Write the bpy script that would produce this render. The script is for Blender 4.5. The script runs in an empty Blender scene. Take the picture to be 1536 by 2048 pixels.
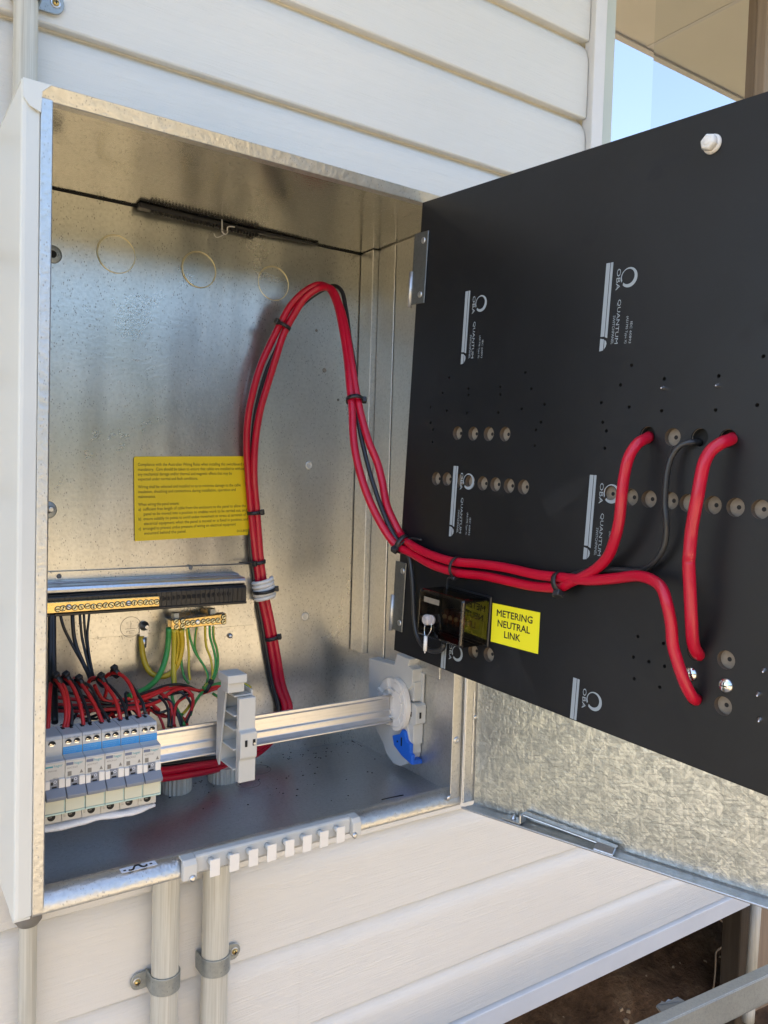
import bpy, bmesh, math, random
from mathutils import Vector, Matrix, noise

# ---------------------------------------------------------------- scene, camera, sky, sun, exposure
S = 0.00075                     # one modelling unit in metres
sc = bpy.context.scene
COL = sc.collection
random.seed(7)

def cam_axes(yaw, pitch, roll):
    f = Vector((math.sin(yaw)*math.cos(pitch), math.cos(yaw)*math.cos(pitch), math.sin(pitch)))
    r = Vector((math.cos(yaw), -math.sin(yaw), 0)); u = r.cross(f)
    c, s = math.cos(roll), math.sin(roll)
    return c*r + s*u, -s*r + c*u, f

cam_d = bpy.data.cameras.new('camera')
cam = bpy.data.objects.new('camera', cam_d); COL.objects.link(cam)
cr, cu, cf = cam_axes(0.5926969, -0.0430234, 0.0296402)
cam.matrix_world = Matrix((( cr.x, cu.x, -cf.x, -182.5*S), (cr.y, cu.y, -cf.y, -932.0*S), (cr.z, cu.z, -cf.z, 502.0*S), (0, 0, 0, 1)))
cam_d.sensor_fit = 'VERTICAL'; cam_d.sensor_height = 36.0
cam_d.lens = 36.0*1591.26/2048
cam_d.clip_start = 0.02; cam_d.clip_end = 400
sc.camera = cam

SUN_EL, SUN_AZ = math.radians(60), math.radians(-18)      # the sun stands behind the house
sd = Vector((math.sin(SUN_AZ)*math.cos(SUN_EL), math.cos(SUN_AZ)*math.cos(SUN_EL), math.sin(SUN_EL)))
world = bpy.data.worlds.new('World'); sc.world = world; world.use_nodes = True
wn = world.node_tree; bg = wn.nodes['Background']
sky = wn.nodes.new('ShaderNodeTexSky'); sky.sky_type = 'NISHITA'; sky.sun_disc = False
sky.sun_elevation = SUN_EL; sky.sun_rotation = SUN_AZ
sky.air_density = 1.0; sky.dust_density = 2.6; sky.ozone_density = 1.0
wn.links.new(sky.outputs['Color'], bg.inputs['Color'])
bg.inputs['Strength'].default_value = 0.15
sun_d = bpy.data.lights.new('sun', 'SUN'); sun_d.energy = 4.5; sun_d.angle = math.radians(0.53); sun_d.color = (1.0, 0.93, 0.82)
sun = bpy.data.objects.new('sun', sun_d); COL.objects.link(sun)
sun.rotation_euler = sd.to_track_quat('Z', 'Y').to_euler()
vs = sc.view_settings
vs.view_transform = 'Standard'; vs.look = 'None'; vs.gamma = 1.0; vs.use_curve_mapping = False
vs.exposure = 2.08

# ---------------------------------------------------------------- materials
def mat(name, color=(0.5, 0.5, 0.5), rough=0.5, metal=0.0, spec=0.5, **kw):
    m = bpy.data.materials.new(name); m.use_nodes = True
    b = m.node_tree.nodes['Principled BSDF']
    b.inputs['Base Color'].default_value = (*color, 1)
    b.inputs['Roughness'].default_value = rough
    b.inputs['Metallic'].default_value = metal
    b.inputs['Specular IOR Level'].default_value = spec
    for k, v in kw.items(): b.inputs[k.replace('_', ' ')].default_value = v
    return m

class NT:
    """small helper that adds nodes to a material"""
    def __init__(s, m): s.t = m.node_tree; s.b = s.t.nodes['Principled BSDF']
    def n(s, typ, **kw):
        x = s.t.nodes.new('ShaderNode'+typ)
        for k, v in kw.items(): setattr(x, k, v)
        return x
    def l(s, a, b): s.t.links.new(a, b)
    def coord(s, scale=(1, 1, 1), rot=(0, 0, 0), out='Object'):
        tc = s.n('TexCoord'); mp = s.n('Mapping')
        mp.inputs['Scale'].default_value = scale; mp.inputs['Rotation'].default_value = rot
        s.l(tc.outputs[out], mp.inputs['Vector']); return mp.outputs['Vector']
    def noise(s, vec, scale, detail=4, rough=0.55, dist=0.0):
        x = s.n('TexNoise'); x.inputs['Scale'].default_value = scale; x.inputs['Detail'].default_value = detail
        x.inputs['Roughness'].default_value = rough; x.inputs['Distortion'].default_value = dist
        s.l(vec, x.inputs['Vector']); return x.outputs['Fac']
    def ramp(s, fac, stops, interp='LINEAR'):
        r = s.n('ValToRGB'); r.color_ramp.interpolation = interp
        e = r.color_ramp.elements
        while len(e) < len(stops): e.new(0.5)
        for k, (p, c) in zip(e, stops):
            k.position = p; k.color = (*c, 1) if len(c) == 3 else c
        s.l(fac, r.inputs['Fac']); return r.outputs['Color']
    def mix(s, fac, a, b, mode='MIX'):
        x = s.n('Mix', data_type='RGBA', blend_type=mode)
        for sock, v in ((x.inputs[0], fac), (x.inputs[6], a), (x.inputs[7], b)):
            if hasattr(v, 'is_linked'): s.l(v, sock)
            elif isinstance(v, (int, float)): sock.default_value = v
            else: sock.default_value = (*v, 1)
        return x.outputs[2]
    def math(s, op, a, b=0.0):
        x = s.n('Math', operation=op)
        for sock, v in ((x.inputs[0], a), (x.inputs[1], b)):
            if hasattr(v, 'is_linked'): s.l(v, sock)
            else: sock.default_value = v
        return x.outputs[0]
    def bump(s, h, strength=0.3, dist=0.001, prev=None):
        x = s.n('Bump'); x.inputs['Strength'].default_value = strength; x.inputs['Distance'].default_value = dist
        s.l(h, x.inputs['Height'])
        if prev is not None: s.l(prev, x.inputs['Normal'])
        return x.outputs['Normal']
    def set(s, name, sock): s.l(sock, s.b.inputs[name])

def g3(v): return (v, v, v)

def make_siding():
    m = mat('vinyl_siding', (0.70, 0.685, 0.65), 0.5); t = NT(m)
    v = t.coord((3.0, 3.0, 110.0))
    f1 = t.noise(v, 5.0, 6, 0.6, 0.5)
    v2 = t.coord((1.0, 1.0, 16.0)); f2 = t.noise(v2, 7.5, 3, 0.5, 1.6)
    v3 = t.coord((1.0, 1.0, 1.0)); f3 = t.noise(v3, 1.6, 4, 0.6)
    g = t.math('FRACT', t.math('MULTIPLY', f2, 9.0))
    gr = t.ramp(g, [(0.0, g3(0.0)), (0.10, g3(1.0)), (0.22, g3(0.0))])
    msk = t.ramp(t.noise(t.coord((1.0, 1.0, 4.0)), 6.0, 2), [(0.45, g3(0)), (0.62, g3(1))])
    gr = t.mix(1.0, gr, msk, 'MULTIPLY')
    c = t.ramp(f3, [(0.3, (0.695, 0.67, 0.62)), (0.7, (0.725, 0.705, 0.66))])
    fl = t.mix(1.0, t.ramp(f1, [(0.35, g3(0.965)), (0.65, g3(1.0))]), t.ramp(gr, [(0.0, g3(1.0)), (1.0, g3(0.975))]), 'MULTIPLY')
    t.set('Base Color', t.mix(1.0, c, fl, 'MULTIPLY'))
    n1 = t.bump(f1, 0.42, 0.0025)
    n2 = t.bump(gr, 0.22, 0.0008, n1)
    t.set('Normal', n2); return m

def make_galv(name, tint=(0.74, 0.73, 0.70), rough=(0.30, 0.46), speck=1.0, wave=1.0, metal=0.92, fine=260.0, squash=(1, 1, 1), grain=0.2):
    m = mat(name, tint, 0.38, metal); t = NT(m)
    v = t.coord(squash)
    cl = t.noise(v, 7.0, 5, 0.6, 0.6)
    fi = t.noise(v, fine, 2, 0.5)
    st = t.noise(t.coord((3.6, 3.6, 0.5)), 2.6, 2, 0.45)
    vo = t.n('TexVoronoi', feature='F1'); vo.inputs['Scale'].default_value = 430.0
    t.l(t.coord((1.0, 1.0, 0.55), (0, 0.5, 0)), vo.inputs['Vector'])
    sp = t.ramp(vo.outputs['Distance'], [(0.12, g3(1.0)), (0.30, g3(0.0))])
    sel = t.ramp(t.noise(v, 90.0, 1), [(0.40, g3(0.0)), (0.56, g3(1.0))])
    sp = t.mix(1.0, sp, sel, 'MULTIPLY')
    base = t.ramp(cl, [(0.3, tuple(x*0.86 for x in tint)), (0.7, tint)])
    base = t.mix(t.math('MULTIPLY', t.ramp(fi, [(0.35, g3(1)), (0.6, g3(0))]), 0.22), base, tuple(x*0.55 for x in tint))
    base = t.mix(t.math('MULTIPLY', sp, 0.55*speck), base, (0.07, 0.065, 0.055))
    t.set('Base Color', base)
    rr = t.ramp(cl, [(0.25, g3(rough[0])), (0.75, g3(rough[1]))])
    t.set('Roughness', t.math('ADD', rr, t.math('MULTIPLY', sp, 0.3)))
    n = t.bump(st, 0.5*wave, 0.010)
    n = t.bump(fi, grain, 0.0008, n)
    t.set('Normal', n); return m

def make_spangle():
    """hot-dip zinc: a felt of sharp crystal needles lying in every direction"""
    m = mat('spangled_zinc', (0.6, 0.6, 0.56), 0.4, 0.92); t = NT(m)
    tc = t.n('TexCoord'); sx = t.n('SeparateXYZ'); t.l(tc.outputs['Object'], sx.inputs[0])
    cb = t.n('CombineXYZ'); t.l(sx.outputs[1], cb.inputs[0]); t.l(sx.outputs[2], cb.inputs[1])
    acc = None; tilt = None
    for k, (deg, sc_, st) in enumerate(((12, 290, 0.20), (52, 250, 0.24), (97, 305, 0.19), (139, 265, 0.24), (168, 205, 0.26), (77, 215, 0.28))):
        mp = t.n('Mapping'); mp.inputs['Rotation'].default_value = (0, 0, math.radians(deg)); mp.inputs['Location'].default_value = (k*1.7, k*0.9, 0)
        t.l(cb.outputs[0], mp.inputs['Vector'])
        m2 = t.n('Mapping'); m2.inputs['Scale'].default_value = (st, 1, 1); t.l(mp.outputs['Vector'], m2.inputs['Vector'])
        vo = t.n('TexVoronoi', voronoi_dimensions='2D'); vo.inputs['Scale'].default_value = sc_; t.l(m2.outputs['Vector'], vo.inputs['Vector'])
        sp = t.n('SeparateColor'); t.l(vo.outputs['Color'], sp.inputs[0])
        hi = t.ramp(sp.outputs[0], [(0.0, g3(0.18)), (0.16, g3(0.5)), (0.80, g3(0.5)), (0.82, g3(0.95))], 'CONSTANT')
        core = t.ramp(vo.outputs['Distance'], [(0.40, g3(1)), (0.50, g3(0))])
        d = t.math('MULTIPLY', t.math('SUBTRACT', hi, 0.5), core)
        acc = d if acc is None else t.math('ADD', acc, d)
        e = t.math('MULTIPLY', t.math('SUBTRACT', sp.outputs[1], 0.5), core); tilt = e if tilt is None else t.math('ADD', tilt, e)
    lum = t.math('ADD', t.math('MULTIPLY', acc, 0.75), 0.5)
    soft = t.noise(tc.outputs['Object'], 7.0, 3)
    c = t.ramp(lum, [(0.05, (0.40, 0.41, 0.385)), (0.5, (0.49, 0.50, 0.47)), (0.96, (0.62, 0.63, 0.59))])
    sh = t.ramp(soft, [(0.3, g3(0.86)), (0.7, g3(1.0))])
    t.set('Base Color', t.mix(1.0, c, sh, 'MULTIPLY'))
    t.set('Roughness', t.ramp(lum, [(0.1, g3(0.42)), (0.9, g3(0.29))]))
    t.set('Normal', t.bump(tilt, 0.22, 0.0008)); return m

def make_soft(name, color, rough, var=0.08, scale=30.0, bump=0.05, spec=0.5, dirt=None):
    """plastic or paint with slight tonal variation and a fine uneven skin"""
    m = mat(name, color, rough, 0.0, spec); t = NT(m)
    v = t.coord((1, 1, 1)); f = t.noise(v, scale, 4, 0.6)
    c = t.ramp(f, [(0.3, tuple(x*(1-var) for x in color)), (0.7, tuple(min(1, x*(1+var)) for x in color))])
    if dirt:
        d = t.ramp(t.noise(v, scale*0.5, 6, 0.7), [(0.56, g3(0)), (0.75, g3(1))])
        c = t.mix(t.math('MULTIPLY', d, dirt[1]), c, dirt[0])
    t.set('Base Color', c)
    t.set('Roughness', t.ramp(f, [(0.3, g3(max(0.05, rough-0.05))), (0.7, g3(min(1, rough+0.06)))]))
    if bump: t.set('Normal', t.bump(t.noise(v, scale*14, 2), bump, 0.0006))
    return m

def make_black_panel():
    m = mat('black_laminate', (0.014, 0.015, 0.017), 0.4, 0.0, 0.42); t = NT(m)
    v = t.coord((1, 1, 1))
    sm = t.noise(v, 9.0, 5, 0.62, 0.7)
    t.set('Base Color', t.ramp(sm, [(0.3, (0.005, 0.0055, 0.007)), (0.75, (0.009, 0.0095, 0.0115))]))
    du = t.ramp(t.noise(v, 5.5, 7, 0.66, 1.2), [(0.50, g3(0)), (0.80, g3(0.55))])
    sw = t.ramp(t.noise(t.coord((18, 18, 1.6), (0.5, 0.2, 0)), 5.0, 5, 0.7, 0.5), [(0.58, g3(0)), (0.76, g3(0.5))])
    base_c = t.b.inputs['Base Color'].links[0].from_socket
    cc = t.mix(du, base_c, (0.014, 0.0148, 0.0175)); cc = t.mix(t.math('MULTIPLY', sw, 0.6), cc, (0.018, 0.018, 0.019)); t.set('Base Color', cc)
    sp = t.ramp(t.noise(t.coord((1, 1, 1)), 16.0, 3, 0.5, 0.4), [(0.30, g3(0.58)), (0.40, g3(0.37)), (0.8, g3(0.42))])
    t.set('Roughness', sp)
    t.set('Normal', t.bump(t.noise(v, 900.0, 2), 0.10, 0.0004)); return m

def make_stripe(name, a, b, off):
    m = mat(name, a, 0.38); t = NT(m)
    uv = t.n('UVMap'); sx = t.n('SeparateXYZ'); t.l(uv.outputs[0], sx.inputs[0])
    w = t.math('FRACT', t.math('ADD', t.math('ADD', sx.outputs[0], t.math('MULTIPLY', sx.outputs[1], 3.0)), off))
    k = t.ramp(w, [(0.0, g3(0)), (0.40, g3(0)), (0.43, g3(1)), (0.97, g3(1)), (1.0, g3(0))])
    t.set('Base Color', t.mix(k, a, b)); return m

def make_cable(name, color, rough=0.34):
    m = mat(name, color, rough); t = NT(m)
    v = t.coord((1, 1, 1)); f = t.noise(v, 60.0, 4, 0.6)
    c = t.ramp(f, [(0.3, tuple(x*0.86 for x in color)), (0.7, color)])
    du = t.ramp(t.noise(v, 22.0, 5, 0.7), [(0.60, g3(0)), (0.80, g3(0.10))])
    t.set('Base Color', t.mix(du, c, tuple(min(1, x*0.8+0.12) for x in color)))
    t.set('Normal', t.bump(t.noise(v, 300.0, 2), 0.08, 0.0006)); return m

def make_pvc():
    m = mat('conduit_pvc', (0.52, 0.50, 0.43), 0.42); t = NT(m)
    f = t.noise(t.coord((60, 60, 1.5)), 3.0, 5, 0.6)
    g = t.noise(t.coord((330, 330, 5.0)), 2.0, 3, 0.6)
    c = t.ramp(f, [(0.35, (0.45, 0.43, 0.365)), (0.6, (0.58, 0.56, 0.49))])
    k = t.ramp(g, [(0.56, g3(0)), (0.66, g3(0.38))])
    t.set('Base Color', t.mix(k, c, (0.33, 0.27, 0.19)))
    return m

def make_dirt(name, a, b, c, scale):
    m = mat(name, a, 0.95, 0.0, 0.2); t = NT(m); v = t.coord((1, 1, 1))
    f = t.noise(v, scale, 8, 0.68, 0.4); h = t.noise(v, scale*5, 6, 0.7)
    k = t.ramp(f, [(0.3, a), (0.52, b), (0.7, c)])
    d = t.ramp(h, [(0.3, g3(0.55)), (0.65, g3(1.15))])
    t.set('Base Color', t.mix(1.0, k, d, 'MULTIPLY'))
    n = t.bump(h, 0.9, 0.02); t.set('Normal', n); return m

def make_wood(name, a, b, sq=(14, 14, 0.8)):
    m = mat(name, a, 0.8, 0.0, 0.25); t = NT(m)
    f = t.noise(t.coord(sq), 4.0, 6, 0.65, 0.8)
    t.set('Base Color', t.ramp(f, [(0.3, a), (0.7, b)])); t.set('Normal', t.bump(f, 0.3, 0.003)); return m

def make_smoke():
    m = bpy.data.materials.new('smoked_plastic'); m.use_nodes = True
    t = m.node_tree; t.nodes.clear()
    out = t.nodes.new('ShaderNodeOutputMaterial'); mx = t.nodes.new('ShaderNodeMixShader')
    tr = t.nodes.new('ShaderNodeBsdfTransparent'); gl = t.nodes.new('ShaderNodeBsdfGlossy'); fr = t.nodes.new('ShaderNodeFresnel')
    tr.inputs[0].default_value = (0.36, 0.29, 0.23, 1); gl.inputs['Roughness'].default_value = 0.06
    fr.inputs[0].default_value = 1.7
    t.links.new(fr.outputs[0], mx.inputs[0]); t.links.new(tr.outputs[0], mx.inputs[1]); t.links.new(gl.outputs[0], mx.inputs[2])
    t.links.new(mx.outputs[0], out.inputs[0]); return m

def make_pane(name, tint, amt):
    m = bpy.data.materials.new(name); m.use_nodes = True
    t = m.node_tree; t.nodes.clear()
    out = t.nodes.new('ShaderNodeOutputMaterial'); mx = t.nodes.new('ShaderNodeMixShader')
    tr = t.nodes.new('ShaderNodeBsdfTransparent'); gl = t.nodes.new('ShaderNodeBsdfGlossy'); lw = t.nodes.new('ShaderNodeFresnel')
    tr.inputs[0].default_value = (0.35, 0.36, 0.35, 1); gl.inputs['Roughness'].default_value = 0.0
    gl.inputs[0].default_value = (*tint, 1)
    lw.inputs[0].default_value = 1.5
    ad = t.nodes.new('ShaderNodeMath'); ad.operation = 'ADD'; ad.inputs[1].default_value = amt
    t.links.new(lw.outputs[0], ad.inputs[0]); t.links.new(ad.outputs[0], mx.inputs[0])
    t.links.new(tr.outputs[0], mx.inputs[1]); t.links.new(gl.outputs[0], mx.inputs[2])
    t.links.new(mx.outputs[0], out.inputs[0]); return m

M = dict(
    siding=make_siding(),
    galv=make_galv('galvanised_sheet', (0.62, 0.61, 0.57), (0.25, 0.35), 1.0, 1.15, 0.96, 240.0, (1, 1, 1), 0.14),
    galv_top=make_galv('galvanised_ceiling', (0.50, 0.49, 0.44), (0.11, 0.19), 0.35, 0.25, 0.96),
    galv_edge=make_galv('galvanised_edge', (0.66, 0.66, 0.64), (0.34, 0.52), 0.5, 0.3, 0.95, 190.0, (1, 1, 1), 0.75),
    galv_floor=make_galv('galvanised_floor', (0.54, 0.555, 0.57), (0.30, 0.46), 0.5, 0.5, 0.95),
    galv_side=make_galv('galvanised_side', (0.66, 0.655, 0.62), (0.34, 0.5), 0.35, 0.5),
    spangle=make_spangle(),
    zinc=make_galv('zinc_fitting', (0.70, 0.71, 0.72), (0.25, 0.4), 0.0, 0.2, 1.0, 400.0),
    zinc_dull=make_galv('dull_zinc', (0.40, 0.425, 0.42), (0.42, 0.58), 0.25, 0.2, 0.85, 180.0),
    paint=make_soft('cream_powder_coat', (0.66, 0.665, 0.62), 0.33, 0.03, 8.0, 0.06),
    black_panel=make_black_panel(),
    phenolic_shaded=make_soft('phenolic_shaded_wall', (0.11, 0.08, 0.055), 0.75, 0.2, 120.0, 0.3),  # brown core darkened to paint in the shade on the recess walls
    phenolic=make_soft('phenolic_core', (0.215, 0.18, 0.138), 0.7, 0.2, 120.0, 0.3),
    black=make_soft('black_plastic', (0.018, 0.018, 0.019), 0.38, 0.2, 60.0, 0.06),
    hole=mat('hole_dark', (0.006, 0.006, 0.006), 0.7),
    print_=mat('panel_print', (0.31, 0.35, 0.38), 0.5),
    ink=mat('black_ink', (0.012, 0.012, 0.012), 0.5),
    ink_grey=mat('grey_ink', (0.19, 0.18, 0.16), 0.5),
    ink_teal=mat('teal_ink', (0.03, 0.30, 0.36), 0.5),
    ink_slate=mat('slate_ink', (0.13, 0.16, 0.24), 0.5),
    yellow=make_soft('yellow_label', (0.86, 0.78, 0.02), 0.35, 0.02, 20.0, 0.02),
    notice=make_soft('yellow_notice', (0.76, 0.55, 0.006), 0.45, 0.05, 12.0, 0.05),
    white_label=mat('white_label', (0.80, 0.81, 0.86), 0.4),
    red=make_cable('red_pvc', (0.50, 0.003, 0.026), 0.30),
    red_s=make_cable('red_pvc_thin', (0.62, 0.022, 0.022), 0.4),
    blk=make_cable('black_pvc', (0.020, 0.021, 0.023), 0.36),
    grn=make_stripe('green_yellow_pvc', (0.05, 0.30, 0.07), (0.05, 0.30, 0.07), 0.0),
    yel=make_stripe('yellow_green_pvc', (0.62, 0.42, 0.02), (0.62, 0.42, 0.02), 0.0),
    gy=make_stripe('striped_pvc', (0.05, 0.31, 0.08), (0.55, 0.48, 0.06), 0.15),
    gy2=make_stripe('striped_pvc_b', (0.60, 0.42, 0.03), (0.07, 0.28, 0.06), 0.5),
    gy3=make_stripe('striped_pvc_c', (0.05, 0.31, 0.08), (0.60, 0.47, 0.04), 0.62),
    grey=make_soft('grey_plastic', (0.55, 0.55, 0.52), 0.42, 0.04, 20.0, 0.06),
    white_pl=make_soft('white_plastic', (0.74, 0.71, 0.66), 0.5, 0.04, 40.0, 0.05),
    brk=make_soft('breaker_plastic', (0.56, 0.545, 0.50), 0.48, 0.03, 30.0, 0.05),
    brk_top=make_soft('breaker_grey_plastic', (0.44, 0.455, 0.475), 0.45, 0.04, 30.0, 0.05),
    toggle=make_soft('toggle_plastic', (0.205, 0.225, 0.265), 0.42, 0.05, 30.0, 0.04),
    lens=make_soft('label_lens', (0.55, 0.56, 0.45), 0.2, 0.05, 40.0, 0.0),
    lens_edge=make_soft('label_lens_edge', (0.42, 0.56, 0.50), 0.2, 0.05, 40.0, 0.0),
    blue_lab=mat('blue_label', (0.018, 0.28, 0.64), 0.4),
    ink_pale=mat('pale_ink', (0.22, 0.46, 0.74), 0.5),
    blue=make_soft('blue_plastic', (0.012, 0.13, 0.62), 0.4, 0.06, 40.0, 0.04),
    brass=make_galv('brass', (0.74, 0.54, 0.22), (0.22, 0.36), 0.25, 0.1, 1.0, 300.0),
    brass_lt=make_galv('brass_screw', (0.97, 0.84, 0.46), (0.3, 0.42), 0.0, 0.1, 1.0, 300.0),
    alu=make_galv('aluminium_rail', (0.80, 0.795, 0.79), (0.30, 0.42), 0.0, 0.0, 1.0, 40.0, (0.05, 4, 9)),
    steel=mat('bright_steel', (0.80, 0.79, 0.77), 0.2, 1.0),
    copper=make_galv('copper_strands', (0.36, 0.17, 0.08), (0.3, 0.5), 0.2, 0.1, 1.0, 300.0),
    pvc=make_pvc(),
    dark_pvc=make_soft('grey_adaptor', (0.19, 0.18, 0.165), 0.55, 0.1, 40.0, 0.1),
    cord=make_soft('white_cord', (0.70, 0.69, 0.66), 0.45, 0.06, 60.0, 0.1),
    film=make_soft('white_sleeve', (0.80, 0.81, 0.84), 0.28, 0.03, 60.0, 0.25),
    smoke=make_smoke(),
    clear=mat('clear_plastic', (0.55, 0.50, 0.48), 0.12, 0.0, 0.8, Alpha=0.6),
    pane=make_pane('window_glass', (0.94, 0.91, 0.87), 0.62),
    pane_b=make_pane('window_glass_sash', (0.99, 0.94, 0.90), 0.68),
    sage=make_soft('sage_frame', (0.50, 0.53, 0.46), 0.4, 0.04, 10.0, 0.05),
    trim=make_soft('vinyl_trim', (0.70, 0.68, 0.66), 0.45, 0.04, 12.0, 0.05),
    soffit=make_soft('soffit_paint', (0.80, 0.77, 0.67), 0.7, 0.05, 3.0, 0.05),
    room=mat('room_plaster', (0.22, 0.20, 0.17), 0.9),
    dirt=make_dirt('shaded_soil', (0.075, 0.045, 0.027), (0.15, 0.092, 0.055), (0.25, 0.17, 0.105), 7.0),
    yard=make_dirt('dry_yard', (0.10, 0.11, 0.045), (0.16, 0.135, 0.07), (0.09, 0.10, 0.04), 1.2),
    fence=make_wood('bounce_fence_timber', (0.58, 0.465, 0.31), (0.70, 0.585, 0.42)),
    timber=make_wood('brown_timber', (0.25, 0.19, 0.14), (0.34, 0.265, 0.20)),
    stump=make_wood('dark_post', (0.05, 0.038, 0.027), (0.09, 0.07, 0.05)),
    root=make_wood('dry_root', (0.30, 0.23, 0.16), (0.42, 0.33, 0.24)),
    chip=make_soft('pale_chip', (0.36, 0.28, 0.19), 0.9, 0.3, 60.0, 0.2),
    path=make_dirt('bounce_path', (0.27, 0.25, 0.22), (0.34, 0.31, 0.27), (0.30, 0.28, 0.245), 2.0),
    plate=make_galv('hinge_plate', (0.24, 0.25, 0.245), (0.36, 0.5), 0.3, 0.1, 0.9),
    zinc_dark=make_galv('weathered_zinc', (0.24, 0.25, 0.25), (0.45, 0.6), 0.2, 0.2, 0.8, 160.0),
    ko=mat('knockout_highlight', (0.92, 0.84, 0.58), 0.42, 1.0),  # zinc rings tinted bright and warm: their highlight is painted in
    leaf=make_soft('hedge_leaf', (0.03, 0.05, 0.015), 0.6, 0.4, 6.0, 0.0),
)

# ---------------------------------------------------------------- mesh helpers (all lengths in units)
def mnew(bm, name):
    me = bpy.data.meshes.new(name); bm.to_mesh(me); bm.free(); return me

class MB:
    """collects shapes (world units) and links them as ONE mesh object"""
    def __init__(s): s.bm = bmesh.new(); s.uv = None
    def v(s, *p): return s.bm.verts.new(Vector(p))
    def box(s, x0, x1, y0, y1, z0, z1):
        q = [s.v(x, y, z) for x in (x0, x1) for y in (y0, y1) for z in (z0, z1)]
        for f in ((0, 1, 3, 2), (4, 6, 7, 5), (0, 4, 5, 1), (2, 3, 7, 6), (0, 2, 6, 4), (1, 5, 7, 3)):
            s.bm.faces.new([q[i] for i in f])
        return s
    def hexa(s, pts):                      # 8 points: lower 4 then upper 4, same order round
        q = [s.v(*p) for p in pts]
        for f in ((3, 2, 1, 0), (4, 5, 6, 7), (0, 1, 5, 4), (1, 2, 6, 5), (2, 3, 7, 6), (3, 0, 4, 7)):
            s.bm.faces.new([q[i] for i in f])
        return s
    def prism(s, poly, axis, a, b, cap=True):
        """polygon in the two other axes swept along axis 'x','y' or 'z'"""
        def P(p, t):
            return {'x': (t, p[0], p[1]), 'y': (p[0], t, p[1]), 'z': (p[0], p[1], t)}[axis]
        A = [s.v(*P(p, a)) for p in poly]; B = [s.v(*P(p, b)) for p in poly]; n = len(poly)
        for i in range(n): s.bm.faces.new((A[i], A[(i+1) % n], B[(i+1) % n], B[i]))
        if cap: s.bm.faces.new(A[::-1]); s.bm.faces.new(B)
        return s
    def sheet(s, poly, axis, a, b):        # open polyline swept along an axis
        def P(p, t):
            return {'x': (t, p[0], p[1]), 'y': (p[0], t, p[1]), 'z': (p[0], p[1], t)}[axis]
        A = [s.v(*P(p, a)) for p in poly]; B = [s.v(*P(p, b)) for p in poly]
        for i in range(len(poly)-1): s.bm.faces.new((A[i], A[i+1], B[i+1], B[i]))
        return s
    def cyl(s, p0, p1, r, n=16, r1=None, cap=True):
        p0, p1 = Vector(p0), Vector(p1); d = (p1-p0).normalized()
        a = d.orthogonal().normalized(); b = d.cross(a); r1 = r if r1 is None else r1
        A = []; B = []
        for i in range(n):
            t = 2*math.pi*i/n; o = a*math.cos(t)+b*math.sin(t)
            A.append(s.bm.verts.new(p0+o*r)); B.append(s.bm.verts.new(p1+o*r1))
        for i in range(n):
            f = s.bm.faces.new((A[i], A[(i+1) % n], B[(i+1) % n], B[i])); f.smooth = True
        if cap: s.bm.faces.new(A[::-1]); s.bm.faces.new(B)
        return s
    def lathe(s, p0, d, prof, n=20):       # prof: (distance along d, radius)
        p0 = Vector(p0); d = Vector(d).normalized(); a = d.orthogonal().normalized(); b = d.cross(a)
        rings = []
        for h, r in prof:
            rings.append([s.bm.verts.new(p0+d*h+(a*math.cos(2*math.pi*i/n)+b*math.sin(2*math.pi*i/n))*max(r, 1e-3)) for i in range(n)])
        for A, B in zip(rings, rings[1:]):
            for i in range(n):
                f = s.bm.faces.new((A[i], A[(i+1) % n], B[(i+1) % n], B[i])); f.smooth = True
        s.bm.faces.new(rings[0][::-1]); s.bm.faces.new(rings[-1]); return s
    def torus(s, c, d, R, r, n=32, k=8, a0=0.0, a1=2*math.pi, sq=1.0):
        c = Vector(c); d = Vector(d).normalized(); a = d.orthogonal().normalized(); b = d.cross(a)
        full = abs(a1-a0-2*math.pi) < 1e-6; rings = []
        for i in range(n if full else n+1):
            t = a0+(a1-a0)*i/n; o = a*math.cos(t)+b*math.sin(t)
            rings.append([s.bm.verts.new(c+o*(R+r*math.cos(2*math.pi*j/k))+d*r*sq*math.sin(2*math.pi*j/k)) for j in range(k)])
        m = len(rings)
        for i in range(m if full else m-1):
            A, B = rings[i], rings[(i+1) % m]
            for j in range(k):
                f = s.bm.faces.new((A[j], A[(j+1) % k], B[(j+1) % k], B[j])); f.smooth = True
        return s
    def tube(s, pts, r, n=10, step=6.0, cap=True, smooth=True):
        P = spline(pts, step) if smooth else [Vector(p) for p in pts]
        uvl = s.bm.loops.layers.uv.verify()
        T = [(P[min(i+1, len(P)-1)]-P[max(i-1, 0)]).normalized() for i in range(len(P))]
        a = T[0].orthogonal().normalized(); rings = []; L = [0.0]
        for i, p in enumerate(P):
            a = (a-T[i]*a.dot(T[i])).normalized(); b = T[i].cross(a)
            rr = r[i] if isinstance(r, list) else r
            rings.append([s.bm.verts.new(p+(a*math.cos(2*math.pi*j/n)+b*math.sin(2*math.pi*j/n))*rr) for j in range(n)])
            if i: L.append(L[-1]+(p-P[i-1]).length)
        for i in range(len(P)-1):
            A, B = rings[i], rings[i+1]
            for j in range(n):
                f = s.bm.faces.new((A[j], A[(j+1) % n], B[(j+1) % n], B[j])); f.smooth = True
                for lp, (ii, jj) in zip(f.loops, ((i, j), (i, j+1), (i+1, j+1), (i+1, j))):
                    lp[uvl].uv = (jj/n, L[ii]*0.0012)
        if cap: s.bm.faces.new(rings[0][::-1]); s.bm.faces.new(rings[-1])
        return s
    def poly(s, pts):
        s.bm.faces.new([s.v(*p) for p in pts]); return s
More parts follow.
